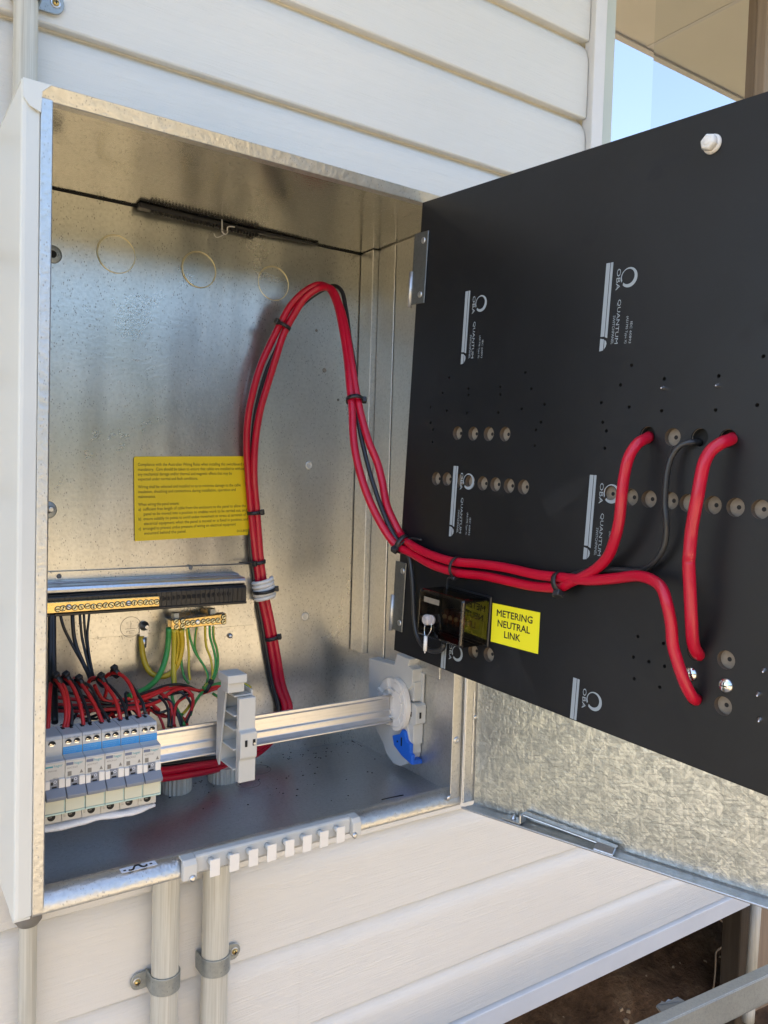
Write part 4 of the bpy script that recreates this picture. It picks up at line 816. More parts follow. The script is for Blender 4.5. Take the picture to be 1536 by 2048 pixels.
MB().prism([(104, 137), (126, 137), (126, 163), (112, 171), (104, 169)], 'x', 585, 603).build('upper_block', 'grey', br, bevel=1.0, seg=2)
mb = MB(); mb.prism([(94, 103), (98, 99.5), (118, 99.5), (118, 135), (98, 135), (94, 131.5)], 'x', 583, 603.2); mb.box(583.4, 603, 100.5, 118, 66, 99.2); mb.box(586, 603, 106, 118, 43, 65.8); mid = mb.build('front_block', 'grey', br, bevel=0.9, seg=2)
MB().box(582.4, 583.2, 106, 110, 112, 120).build('slot', 'hole', mid)
MB().box(590, 593.5, 93.3, 94.2, 111, 121).build('slot', 'hole', mid)
MB().torus((581.6, 163, 122), (1, 0, 0), 42, 1.4, 44, 6).build('disc_rim', 'grey', br)
MB().lathe((581.9, 163, 122), (-1, 0, 0), [(0, 41), (0.3, 40.6), (0.4, 34)], 44).build('disc', 'white_pl', br)
mb = MB()
for k in range(7):
    a = k*2*math.pi/7+.4; c_, s_ = math.cos(a), math.sin(a); q = []
    for x_ in (577, 581.8):
        for r_, w_ in ((14, -2), (40, -2), (40, 2), (14, 2)): q.append((x_, 163+r_*c_-w_*s_, 122+r_*s_+w_*c_))
    mb.hexa(q)
mb.torus((578, 163, 122), (1, 0, 0), 24, 1.6, 36, 6); mb.build('disc_spoke', 'white_pl', br)
cam_poly = [(143, 169)]+[(141-36*math.sin(math.pi*i/20), 125+43.5*math.cos(math.pi*i/20)) for i in range(1, 20)]+[(143, 81.5)]
MB().prism(cam_poly, 'x', 571.5, 581).build('cam', 'white_pl', br, bevel=0.9, seg=2)
mb = MB()
for R_ in (37, 24):
    P = [(571.2, 140-0.84*R_*math.sin(math.pi*i/16), 125+R_*math.cos(math.pi*i/16)) for i in range(0, 17)]
    mb.tube(P, 1.0, 6, 50, True, False)
for a_ in (0.7, 1.25, 1.9, 2.45): mb.tube([(571.3, 140-20*math.sin(a_), 125+23*math.cos(a_)), (571.3, 140-31*math.sin(a_), 125+38*math.cos(a_))], 0.9, 6, 50, True, False)
mb.build('cam_rib', 'white_pl', br)
lev = MB().prism([(149.7, 69.4), (134.7, 75.5), (128.8, 78.1), (121.8, 87.1), (115.8, 85.3), (110.7, 72.9), (104.6, 69.5), (98.8, 69.5), (98.5, 54.5), (93, 53.0), (93, 37.4), (121, 43.7), (144.3, 54.2)][::-1], 'x', 576, 583).build('blue_lever', 'blue', br, bevel=0.8, seg=2)
MB().hexa([(578, 91.5, 37), (603, 98, 33), (603, 110, 36), (578, 110, 40), (578, 92, 45), (603, 99, 39), (603, 110, 42), (578, 110, 48)]).build('lever_tab', 'blue', lev, bevel=0.8)
MB().box(575.2, 576.2, 121, 123.5, 60, 74).lathe((576, 134, 64), (-1, 0, 0), [(0, 1.8), (.5, 1.6)], 10).build('lever_slot', 'hole', lev)
# grey riser clipped on the rail
rs = thing('rail_riser', 'grey plastic riser standing clipped on the aluminium rail', 'bracket', (280, 160, 110))
MB().prism([(86, 188), (86, 143), (79, 140), (79, 105), (83, 101), (83, 69), (95, 69), (95, 188)][::-1], 'x', 269.5, 295).build('front_column', 'grey', rs, bevel=1.4, seg=2)
MB().box(252, 281, 86, 122, 210, 222).build('hook', 'grey', rs, bevel=1.2, seg=2)
MB().box(254.5, 279.5, 92, 118, 196, 209.8).build('neck', 'grey', rs, bevel=0.8)
MB().prism([(95.2, 189), (95.2, 100), (112, 80), (140, 78), (150, 86), (150, 188), (135, 196), (95.2, 196)][::-1], 'x', 291.6, 294.6).prism([(120, 189), (140, 78), (150, 86), (150, 188), (135, 196), (122, 196)][::-1], 'x', 263, 266).build('side_web', 'grey', rs, bevel=0.6)
mb = MB()
for z0 in (188, 160, 140, 112, 84): mb.box(266.2, 291.4, 95.4, 138, z0, z0+2.6)
mb.box(266.2, 291.4, 138.2, 150, 84, 190); mb.build('rib', 'grey', rs, bevel=0.4)
f = MB().box(276.2, 279.6, 77.9, 78.9, 121, 130).build('slot', 'hole', rs); MB().box(288, 291.6, 77.9, 78.9, 121.5, 130).build('slot', 'hole', rs)
MB().lathe((290, 77.6, 124), (0, -1, 0), [(0, 1.8), (.8, 1.5)], 10).build('screw', 'zinc', rs)

# ---------------------------------------------------------------- circuit breakers
def breaker(x0, label, main=False):
    w = 23.3; t = thing('circuit_breaker', label, 'breaker', (x0, 120, 68), 'row of circuit breakers on the rail')
    X = lambda a: x0+a
    body = [(82, 173.6), (79.9, 160.5), (79.4, 151.2), (64.3, 149.2), (64.3, 84.4), (80.2, 83.8), (79.6, 68), (151, 68), (151, 152), (123, 152), (123, 173.4)]
    MB().prism(body, 'x', X(0.15), X(w)).build('body', 'brk', t, bevel=0.7, seg=2)
    MB().prism([(80.6, 170.4), (82, 174.1), (84, 175), (123.2, 174.6), (123.2, 170.4)], 'x', X(0.3), X(w-.15)).prism([(79.7, 151.0), (79.2, 150.6), (64.0, 149.6), (63.9, 147.4), (66, 147.6), (79.9, 149)], 'x', X(.3), X(w-.15)).build('terminal_cover', 'brk_top', t, bevel=0.5)
    sx = ((11.5,),) if main else ((7.2,), (17.0,))
    for (a,) in sx:
        r = 4.0 if main else 3.5
        o = MB().torus((X(a), 80.9, 165.6), (0, 1, .12), r, 0.5, 18, 5).lathe((X(a), 80.95, 165.6), (0, -1, 0), [(0, r), (.25, r-.2)], 18).build('terminal_screw', 'hole', t)
        MB().hexa([(X(a)-2.6, 80.2, 163.9), (X(a)+1.4, 80.2, 163.2), (X(a)+2.6, 80.2, 165.4), (X(a)-2.2, 80.2, 167), (X(a)-2.4, 80.6, 163.9), (X(a)+1.4, 80.6, 163.2), (X(a)+2.6, 80.6, 165.4), (X(a)-2.2, 80.6, 167)]).build('screw_face', 'steel', o)
        MB().box(X(a)-2.2, X(a)+2.2, 79.9, 80.3, 164.9, 165.8).build('slot', 'hole', o)
    if not main:
        l_ = MB().hexa([(X(.5), 79.2, 151.6), (X(w-.3), 79.2, 151.6), (X(w-.3), 79.9, 151.6), (X(.5), 79.9, 151.6), (X(.5), 79.6, 160.6), (X(w-.3), 79.6, 160.6), (X(w-.3), 80.3, 160.6), (X(.5), 80.3, 160.6)]).build('blue_label', 'blue_lab', t)
        for k, s_ in enumerate(('Remove before insulation', 'test and IR test of the', 'installation circuits')): text(s_, 1.9, 'ink_pale', l_, frame((X(1.4), 79.05, 158.2-k*2.5), *FRONT), width=17.5-k*1.5)
        text('L out', 2.9, 'ink_grey', t, frame((X(3.4), 80.2, 170.2), *FRONT)); text('N out', 2.9, 'ink_grey', t, frame((X(13.2), 80.2, 170.2), *FRONT))
        text('ADC916T', 3.0, 'ink_grey', t, frame((X(2.2), 64.1, 138.2), *FRONT)); text('L\nN', 3.0, 'ink_grey', t, frame((X(2), 79.4, 76.5), *FRONT)); text('LINE', 2.6, 'ink_grey', t, frame((X(2), 79.6, 81.0), *FRONT))
        MB().prism([(X(17), 131), (X(21), 131), (X(19), 135.5)], 'y', 64.0, 64.2).box(X(3), X(7.5), 64.0, 64.2, 129.5, 135).build('rating_mark', 'ink_grey', t)
        MB().box(X(1.2), X(9.6), 64.0, 64.2, 142.6, 146).build('logo_bar', 'ink_slate', t)
    else:
        text('MW140', 3.0, 'ink_grey', t, frame((X(4), 64.1, 137.5), *FRONT)); text('40°C', 2.6, 'ink_grey', t, frame((X(10), 64.1, 128.5), *FRONT))
        MB().box(X(1.2), X(9.6), 64.0, 64.2, 142.8, 144.6).build('logo_bar', 'ink_teal', t)
    text('hager', 4.6, 'ink_teal', t, frame((X(10.4), 64.05, 142.8), *FRONT))
    MB().box(X(6.2), X(15.8), 63.7, 64.6, 117, 128.6).build('toggle_window', 'toggle', t, bevel=0.3)
    MB().box(X(7.2), X(9.8), 63.4, 63.8, 121.5, 125).box(X(8.5), X(14), 63.4, 63.8, 117.4, 119.4).build('window_mark', 'hole', t)
    MB().torus((X(12.2), 63.5, 125), (0, 1, 0), 1.5, 0.3, 12, 4).build('off_mark', 'white_label', t)
    MB().box(X(.4), X(6.0), 61.6, 64.6, 116.5, 127.5).box(X(16.0), X(w-.3), 61.6, 64.6, 116.5, 128.5).build('cheek', 'white_pl', t, bevel=0.5)
    MB().prism([(65, 117.6), (61.5, 117.6), (52.4, 109.6), (53.5, 105.2), (62, 104.8), (65, 104.8)], 'x', X(.5), X(w-.2)).build('toggle', 'toggle', t, bevel=0.7, seg=2)
    MB().box(X(.4), X(w-.2), 61.4, 64.4, 87.5, 104.2).build('label_holder', 'lens', t, bevel=0.4)
    MB().box(X(.4), X(w-.2), 60.8, 64.4, 85.0, 87.3).box(X(w-1.2), X(w-.1), 60.8, 64.4, 87.4, 104).build('holder_edge', 'lens_edge', t, bevel=0.3)
    MB().lathe((X(11.6), 79.75, 75.6), (0, -1, 0), [(0, 4.7), (.4, 4.6)], 20).build('line_terminal', 'hole', t)
    MB().box(X(8.2), X(12.0), 79.0, 79.25, 75.2, 76.4).build('line_screw', 'dark_pvc', t)
    wires = ((4, 8.6, 110),) if main else ((4.6, 8.6, 110), (14.6, 18.2, 110))
    mb = MB()
    for a, b, y in wires: mb.box(X(a), X(b), y-4, y+6, 174.2, 175.2)
    mb.build('wire_entry', 'hole', t)
    return t
bks = [breaker(11.2, 'leftmost circuit breaker, plainer and without a blue strip, beside the box edge', True),
       breaker(34.7, 'blue-striped circuit breaker next to the plain leftmost breaker')]
for k, lb in ((2, 'third circuit breaker from the box edge in the row'), (3, 'third circuit breaker from the bare rail end of the row'), (4, 'second circuit breaker from the bare rail end of the row'), (5, 'circuit breaker ending the row beside the bare aluminium rail')):
    dup(bks[1], (23.5*(k-1), 0, 0), lb)
mb = MB(); P = []; rr = random.Random(5)
for i in range(30):
    x = -6+i*5.5; P.append((x, 88+1.2*math.sin(i*.5), 61.0-0.7*math.sin(i*.35)))
mb.tube(P, [4.9+0.25*math.sin(i*1.1)+(0 if i < 27 else -(i-26)*.8) for i in range(30)], 12, 200, True, False)
for v in mb.bm.verts: v.co.y = 88+(v.co.y-88)*2.0; v.co.z += 0.9*noise.noise(Vector((v.co.x*.05, v.co.y*.08, 0)))
tag(mb.build('busbar_sleeve', 'film', org=(74, 88, 63)), 'wrinkled white plastic sleeve under the row of circuit breakers', 'busbar cover')

# ---------------------------------------------------------------- clip strip on the bottom lip
t = thing('clip_strip', 'grey plastic strip with eight hanging tabs on the bottom lip', 'clip strip', (287, 0, 10))
mb = MB(); mb.prism([(-2.5, 3), (-2.5, 22.5), (-.5, 24.6), (9, 24.8), (9, 21.6), (-.6, 21.6), (-.8, 3)], 'x', 176, 402).build('strip', 'grey', t, bevel=0.6)
for x0, x1 in ((158, 176), (402, 416)):
    MB().prism([(-10, -1), (-10, 18), (-6, 24), (9, 25), (9, 21.8), (-1.2, 21.8), (-1.2, -1)], 'x', x0, x1).build('end_cap', 'grey', t, bevel=1.2, seg=2)
for x0 in (170, 405): MB().lathe((x0, -10, 1), (0, -1, 0), [(0, 4.2), (1.5, 4), (2.6, 2)]).build('screw', 'zinc', t)
for k in range(8):
    x = 197+k*26.1
    o = MB().box(x-6, x+7, -14, -12.4, -2, 20).build('tab', 'white_pl', t, bevel=0.4)
    MB().cyl((x-2, -12.6, 15), (x-2, -2.2, 15), 4.2, 14).build('tab_stem', 'grey', o)

# ---------------------------------------------------------------- the switch panel: local x outward along the board, y up, z towards the viewer
def panel_root(name, label, cat):
    t = thing(name, label, cat); u, v, n = Vector(PAN_u), Vector(PAN_v), Vector(PAN_n); o = Vector(PAN_O)*S
    t.matrix_world = Matrix(((u.x, -v.x, n.x, o.x), (u.y, -v.y, n.y, o.y), (u.z, -v.z, n.z, o.z), (0, 0, 0, 1))); return t
pnl = panel_root('switch_panel', 'large black switchboard panel swung out of the box, drilled and printed', 'switch panel')
PW = 640.0; PH = PAN_H
holes = [(a, b, 9.2) for a, b in PLUG+OPEN]+[(a, b, 2.0) for a, b in PILOT]
bm = bmesh.new(); edges = []
def loop(pts):
    vs_ = [bm.verts.new((x, y, 0)) for x, y in pts]
    for i in range(len(vs_)): edges.append(bm.edges.new((vs_[i], vs_[(i+1) % len(vs_)])))
loop([(0, 0), (PW, 0), (PW, -PH), (0, -PH)])
for a, b, r in holes:
    n_ = 22 if r > 5 else 9
    loop([(a+r*math.cos(2*math.pi*i/n_), -b+r*math.sin(2*math.pi*i/n_)) for i in range(n_)])
bmesh.ops.triangle_fill(bm, use_beauty=True, use_dissolve=False, edges=edges)
for f in bm.faces:
    if f.normal.z < 0: f.normal_flip()
mb = MB(); mb.bm.free(); mb.bm = bm
q = [mb.v(0, 0, 0), mb.v(PW, 0, 0), mb.v(PW, -PH, 0), mb.v(0, -PH, 0)]; w = [mb.v(0, 0, -10), mb.v(PW, 0, -10), mb.v(PW, -PH, -10), mb.v(0, -PH, -10)]
for i in range(4): bm.faces.new((q[i], w[i], w[(i+1) % 4], q[(i+1) % 4]))
bm.faces.new(w[::-1])
board = mb.build('board', 'black_panel', pnl, recalc=False)
bmx = MB(); bmx.prism([(0.4, -0.4), (-0.7, -0.4), (-0.7, -PH+.4), (0.4, -PH+.4)], 'z', -9.6, -0.5); bmx.build('edge_lipping', 'phenolic', pnl)
# recesses (shared meshes)
def cup(r, depth, n, floor=True):
    mb = MB(); R0 = [mb.v(r*1.02*math.cos(2*math.pi*i/n), r*1.02*math.sin(2*math.pi*i/n), -0.05) for i in range(n)]
    R1 = [mb.v(r*math.cos(2*math.pi*i/n), r*math.sin(2*math.pi*i/n), -depth) for i in range(n)]
    for i in range(n): mb.bm.faces.new((R0[i], R0[(i+1) % n], R1[(i+1) % n], R1[i])).smooth = True
    if floor: mb.bm.faces.new(R1)
    return mb
first = {}
def place(kind, maker, a, b, z=0.0):
    if kind not in first:
        o = first[kind] = maker(); o.location = (a*S, -b*S, z*S); return o
    c = first[kind].copy(); COL.objects.link(c); c.location = (a*S, -b*S, z*S)
    for g in first[kind].children: d_ = g.copy(); COL.objects.link(d_); d_.parent = c
    return c
def mk_plug():
    o = cup(9.3, 6.5, 22, False).build('counterbore', 'phenolic_shaded', pnl)
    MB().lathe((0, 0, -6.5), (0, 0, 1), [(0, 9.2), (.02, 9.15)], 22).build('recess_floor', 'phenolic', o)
    MB().lathe((0, 0, -6.45), (0, 0, 1), [(0, 2.3), (0.12, 2.1)], 10).build('centre_hole', 'hole', o); return o
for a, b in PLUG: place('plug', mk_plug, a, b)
for a, b in OPEN: place('open', lambda: cup(9.3, 9.6, 22).build('cable_hole', 'hole', pnl), a, b)
for a, b in OPEN: place('ring', lambda: MB().torus((0, 0, -2.6), (0, 0, 1), 9.3, .35, 22, 4).build('hole_edge', 'phenolic', pnl), a, b)
for a, b in PILOT: place('pilot', lambda: cup(2.05, 7, 9).build('pilot_hole', 'hole', pnl), a, b)
for a, b in TIPS: place('tip', lambda: MB().lathe((0, 0, -.2), (.25, -.1, 1), [(0, 3.2), (1.5, 2.6), (6, 1.0), (7, .2)], 10).build('screw_tip', 'steel', pnl), a, b)
def mk_screw():
    o = MB().lathe((0, 0, 0), (0, 0, 1), [(0, 7.6), (1.2, 7.5), (3.4, 5.8), (4.8, 3.0), (5.0, 1.0)], 22).build('screw', 'steel', pnl)
    MB().hexa([(-3.6, -.5, 4.4), (3.6, -.5, 4.4), (3.6, .5, 4.4), (-3.6, .5, 4.4), (-3.6, -.5, 5.15), (3.6, -.5, 5.15), (3.6, .5, 5.15), (-3.6, .5, 5.15)]).hexa([(-.5, -3.6, 4.4), (.5, -3.6, 4.4), (.5, 3.6, 4.4), (-.5, 3.6, 4.4), (-.5, -3.6, 5.1), (.5, -3.6, 5.1), (.5, 3.6, 5.1), (-.5, 3.6, 5.1)]).build('slot', 'hole', o)
    return o
for a, b in SCREW: place('screw', mk_screw, a, b)
a, b = NUT
mb = MB(); mb.lathe((a, -b, 0), (0, 0, 1), [(0, 9.6), (2, 9.4), (4, 8.2)], 22); mb.lathe((a, -b, 4), (0, 0, 1), [(0, 8.2), (5.5, 8.2), (7.5, 6.4)], 6); mb.lathe((a, -b, 11), (0, 0, 1), [(0, 4.6), (1.0, 3.6), (1.2, 1)], 12)
mb.build('nylon_nut', 'white_pl', pnl, bevel=.6)
# maker's print
def ring(mb, cx, cy, r0, r1, z, a0, a1, n=40, off=(0, 0)):
    A = []; Bq = []
    for i in range(n+1):
        t = a0+(a1-a0)*i/n; A.append(mb.v(cx+r1*math.cos(t), cy+r1*math.sin(t), z)); Bq.append(mb.v(cx+off[0]+r0*math.cos(t), cy+off[1]+r0*math.sin(t), z))
    for i in range(n): mb.bm.faces.new((A[i], A[i+1], Bq[i+1], Bq[i]))
def down(u0, v0): return frame((u0, -v0, 0.12), (0, -1, 0), (1, 0, 0))     # lettering that reads downwards
def logo(u0, v0, full=True):
    lim = PH-v0-1.0; L = min(82.0, lim)
    mb = MB(); z = 0.12
    mb.poly([(u0, -v0, z), (u0+5.2, -v0, z), (u0+5.2, -v0-min(80, lim), z), (u0, -v0-min(80, lim), z)])
    mb.poly([(u0+6.0, -v0, z), (u0+9.3, -v0, z), (u0+9.3, -v0-L, z), (u0+6.0, -v0-min(80.6, lim), z)])
    if full:
        mb.poly([(u0, -v0-96, z), (u0+5.0, -v0-95, z), (u0+5.2, -v0-83.0, z), (u0, -v0-82.0, z)])
        mb.poly([(u0+5.9, -v0-94.3, z), (u0+8.3, -v0-91, z), (u0+9.0, -v0-88, z), (u0+8.2, -v0-85.4, z), (u0+5.9, -v0-83.6, z)])
    if lim > 32: ring(mb, u0+31.4, -v0-19.0, 8.1, 10.6, z, -2.35, 3.6, 44, (-1.2, 1.0))
    o = mb.build('logo', 'print_', pnl)
    if lim > 30: text('OBA', 7.2, 'print_', o, down(u0+15.2, v0+7.6), width=23)
    if full:
        text('QUANTUM', 6.0, 'print_', o, down(u0+19.6, v0+41), width=47.5)
        text('SWITCHPANEL', 4.6, 'print_', o, down(u0+14.8, v0+58), width=31.0)
        text('IEC 60893', 4.0, 'print_', o, down(u0+38, v0+66), width=23); text('(AS1795 Type X)', 3.8, 'print_', o, down(u0+32.6, v0+60), width=29)
    elif lim > 50: text('Q', 6.0, 'print_', o, down(u0+19.6, v0+41))
pk = 0.8731
for u0, v0 in ((106.8, 135.6), (334.0, 131.6), (107.0, 367.4), (335.2, 364.6)): logo((u0-3.5) if u0 < 200 else u0-3.6, v0)
for u0, v0 in ((105.0, 599.0), (331.8, 597.5)): logo(u0, v0, False)
# metering label
lb = MB().prism([(195.5, -537.4), (275.2, -533.6), (276.8, -583.8), (197.0, -587.0)][::-1], 'z', 0.05, 0.45).build('metering_label', 'yellow', pnl)
ax, ay = Vector((1, 0.045, 0)).normalized(), Vector((-0.03, 1, 0)).normalized()
for s_, a, b, w_ in (('METERING', 203.3, 552.2, 60), ('NEUTRAL', 206.0, 565.0, 54.5), ('LINK', 218.8, 577.0, 27)):
    text(s_, 12.2, 'ink', lb, frame((a, -b, 0.55), ax, ay), width=w_)
    for k_, (ox, oy) in enumerate(((.55, 0), (.28, .25), (.28, -.25))): text(s_, 12.2, 'ink', lb, frame((a+ox, -b+oy, 0.58+.03*k_), ax, ay), width=w_)
# hinges
for k, (v0, v1, w0, w1, b0, b1) in enumerate(((42, 142, -11, 20, 95, 146), (513.5, 615.5, -7, 18, 565, 618))):
    h = MB().box(w0, w1, -v1, -v0, 0.3, 2.4).build('hinge', 'plate', pnl, bevel=.5)
    for vv in (v0+12.5, v1-12.5):
        MB().lathe(((w0+w1)/2+6, -vv, 2.4), (0, 0, 1), [(0, 4.6), (.9, 4.3), (1.6, 2.6), (.9, 1.8)], 14).build('rivet', 'zinc', h)
    MB().cyl((w0-1.2, -b1, 2.2), (w0-1.2, -b0, 2.2), 3.4, 14).build('barrel', 'galv_edge', h)
    mb = MB(); mb.box(8, 112, -v1, -v0, -14, -11); mb.build('hinge_arm', 'zinc_dull', h)
mb = MB(); mb.box(380, 560, -640, -240, -60, -10.5); mb.build('equipment_base', 'black', pnl, bevel=2)

# ---------------------------------------------------------------- metering neutral link
lk = panel_root('neutral_link', 'smoked plastic neutral link box beside the yellow label on the black panel', 'link box')
u0, u1, v0, v1, dz = 106.0, 193.5, 531.0, 593.0, 49.0
MB().box(u0+2, u1-2, -v1+2, -v0-2, 0.3, 9).build('base', 'black', lk, bevel=1.5)
mb = MB()
for i in range(5): mb.box(u0+26+i*11, u0+34+i*11, -574, -556, 9, 26)
mb.build('brass_bar', 'copper', lk, bevel=1)
for i in range(5): MB().lathe((u0+30+i*11, -565, 26), (0, 0, 1), [(0, 3.4), (2.4, 3.2), (3.2, 1.6)], 10).build('terminal_screw', 'brass_lt', lk)
mb = MB()
for i in range(26):
    x = u0+24+rr.uniform(0, 52); y = -577+rr.uniform(-5, 4); mb.cyl((x, y, 14+rr.uniform(0, 10)), (x+rr.uniform(-5, 5), y+rr.uniform(8, 16), 20+rr.uniform(0, 10)), .7, 4)
mb.build('copper_strand', 'copper', lk)
cv = MB().box(u0, u1, -v1, -v0, 1, dz).build('cover', 'smoke', lk, bevel=4, seg=3)
mb = MB(); mb.box(u0-1.5, u1+1.5, -v1-1.5, -v0+1.5, .3, 3.2); mb.build('skirt', 'black', lk, bevel=1)
MB().box(u0+12, u0+42, -547, -540, dz+.02, dz+.35).build('marking_plate', 'phenolic', cv)
text('kwik', 9, 'ink_grey', cv, frame((u0+20, -560, dz+.2), (1, 0, 0), (0, 1, 0)), 'lettering') if False else None
sl = MB().lathe((u0+27, -568, dz), (0, 0, 1), [(0, 5.6), (2.4, 6.9), (5.6, 7.4), (9, 6.7), (11, 4)], 18).lathe((u0+33, -567, dz+3), (0.1, 0, 1), [(0, 6.6), (2.4, 7.0), (4, 6.2)], 18).build('seal_knob', 'clear', lk)
MB().tube([(u0+25, -575, dz+7), (u0+26, -584, dz+8), (u0+29, -590, dz+8.5)], .5, 5, 2).tube([(u0+38, -570, dz+7), (u0+38.5, -579, dz+8), (u0+33, -588, dz+8.5), (u0+31, -590, dz+8.5)], .5, 5, 2).build('seal_wire', 'steel', sl)
MB().cyl((u0+30, -589, dz+8.6), (u0+31, -608, dz+9.2), 2.4, 12).cyl((u0+31, -608, dz+9.2), (u0+31.2, -611, dz+9.3), .7, 6).build('seal_crimp', 'white_pl', sl)

# ---------------------------------------------------------------- cables
def cable(name, pts, r, m, label, cat, group=None, n=12, step=5.0):
    if name == 'power_cable': pts = [pts[0]]+[tuple(Vector(p)+Vector((rr.uniform(-.7, .7), rr.uniform(-.7, .7), rr.uniform(-.5, .5)))) for p in pts[1:-1]]+[pts[-1]]
    return tag(MB().tube(pts, r, n, step).build(name, m, org=pts[0]), label, cat, group)
cable('power_cable', CAB['redA'], 5.9, 'red', 'thick red cable looping from the box to the upper left hole of the black panel', 'cable', 'thick red power cables', 16, 3.5)
cable('power_cable', CAB['redB'], 5.9, 'red', 'thick red cable looping from the box and bending down to the lowest cable hole', 'cable', 'thick red power cables', 16, 3.5)
cable('power_cable', CAB['redC'], 6.1, 'red', 'thick red cable bowing between the upper right and the lower hole of the panel', 'cable', 'thick red power cables', 16, 3.5)
cable('neutral_cable', CAB['blackA'], 3.5, 'blk', 'black cable following the red loop and curling under the smoked link box', 'cable', 'black cables of the loop', 12, 3.5)
cable('neutral_cable', CAB['blackB'], 3.1, 'blk', 'dark grey cable rising alone into the empty round panel hole between the red ones', 'cable', 'black cables of the loop', 12, 3.5)
# neutral wires
nl_ = ['thick black neutral wire dropping from the left end of the brass link', 'thick black neutral wire at the box edge left of the others', 'black neutral wire leaning far to the right below the brass link']
for k in range(7):
    cable('neutral_wire', CAB['neutral%d' % k], (4.4, 4.2, 2.2, 2.9, 2.0, 1.9, 1.8)[k], 'blk', nl_[k] if k < 3 else '%s of the four black neutral wires hanging close together under the brass link' % ('leftmost', 'second from left', 'second from right', 'rightmost')[k-3], 'wire', 'neutral wires under the brass link', 10)
# earth wires
el = dict()
thin = 0
for k, (a, b, pts, d_) in enumerate(EARTH):
    if k > 3: b = 'm'
    m = {'y': 'yel', 'g': 'grn', 'm': ('gy', 'gy2', 'gy3')[k % 3]}[b]
    if a == 'e_lug': lb_ = 'yellow earth wire curving from the lug on the back plate up to the brass bar'
    elif k == 1: lb_ = 'thick green earth wire sweeping left from the brass earth bar'
    elif k == 2: lb_ = 'thick striped earth wire hanging straight from the left of the brass earth bar'
    else: lb_ = '%s from the left of the eight thin earth wires under the brass earth bar' % ('first', 'second', 'third', 'fourth', 'fifth', 'sixth', 'seventh', 'eighth')[k-3]
    o = cable('earth_wire', pts, d_*(0.86 if d_ > 4 else 0.66), m, lb_, 'wire', 'earth wires under the brass earth bar', 10)
    if a == 'e_lug':
        mb = MB(); mb.cyl((203.0, D-8, 240), (203.0, D-8, 224), 4.4, 14); mb.prism([(197, 240), (209, 240), (210, 252), (208, 262), (203, 266), (197.5, 262), (196, 252)], 'y', D-9, D-6.4); mb.build('lug', 'zinc', o)
        s_ = MB().lathe((203, D-9, 258), (0.1, -1, 0), [(0, 7.6), (1.2, 7.4), (1.4, 5.6), (4.5, 5.4), (4.8, 3.6), (11, 3.6), (11.6, 2.8)], 18).build('lug_bolt', 'zinc', o)
ex_l = {'g': 'green earth wire running through the tied loom right of the breakers', 'y': 'yellow and green earth wire running through the tied loom right of the breakers', 'r': 'red wire running from the tied loom behind the grey riser'}
for a, pts in EX: cable('loom_wire', pts, 2.3 if a != 'r' else 2.7, {'g': 'grn', 'y': 'gy2', 'r': 'red_s'}[a], ex_l[a], 'wire', 'wires of the loom behind the breakers', 10)
bl = {0: 'red wire into the leftmost breaker at the box edge', 1: 'orange red wire into the second breaker from the box edge, its left strand', 2: 'orange red wire into the second breaker from the box edge, its right strand', 3: 'black wire into the second breaker from the box edge',
      4: 'red wire into the third breaker from the box edge', 5: 'black wire into the third breaker from the box edge', 6: 'crimson wire into the third breaker from the rail end', 7: 'black wire into the third breaker from the rail end',
      8: 'red wire into the second breaker from the rail end', 9: 'black wire into the second breaker from the rail end', 10: 'red wire arching highest into the breaker beside the bare rail', 11: 'black wire into the breaker beside the bare rail'}
for k, (a, pts) in enumerate(ACT):
    if k == 0: pts = [(p[0]+2, p[1], p[2]) for p in pts]
    lb_ = bl.get(k, ('red' if a == 'r' else 'black')+' wire of the loom tangled behind the circuit breakers')
    cable('circuit_wire' if k < 12 else 'loom_wire', pts, (2.6 if a == 'r' else 2.2) if k < 12 else (2.6 if a == 'r' else 2.1), 'red_s' if a == 'r' else 'blk', lb_, 'wire', 'wires into the breakers' if k < 12 else 'wires of the loom behind the breakers', 10)

for k in range(10):
    q = random.Random(40+k); x0 = 60+k*9; z0 = 150+q.uniform(-12, 22); P = []
    for i in range(7): P.append((x0+i*q.uniform(12, 17), 222+q.uniform(-16, 16), z0+q.uniform(-12, 12)))
    P.append((P[-1][0]+12, 205, 130)); P.append((P[-1][0]+3, 195, 96))
    cable('loom_wire', P, 2.1, 'red_s' if k % 2 else 'blk', ('red' if k % 2 else 'black')+' wire of the loom tangled behind the circuit breakers', 'wire', 'wires of the loom behind the breakers', 8)

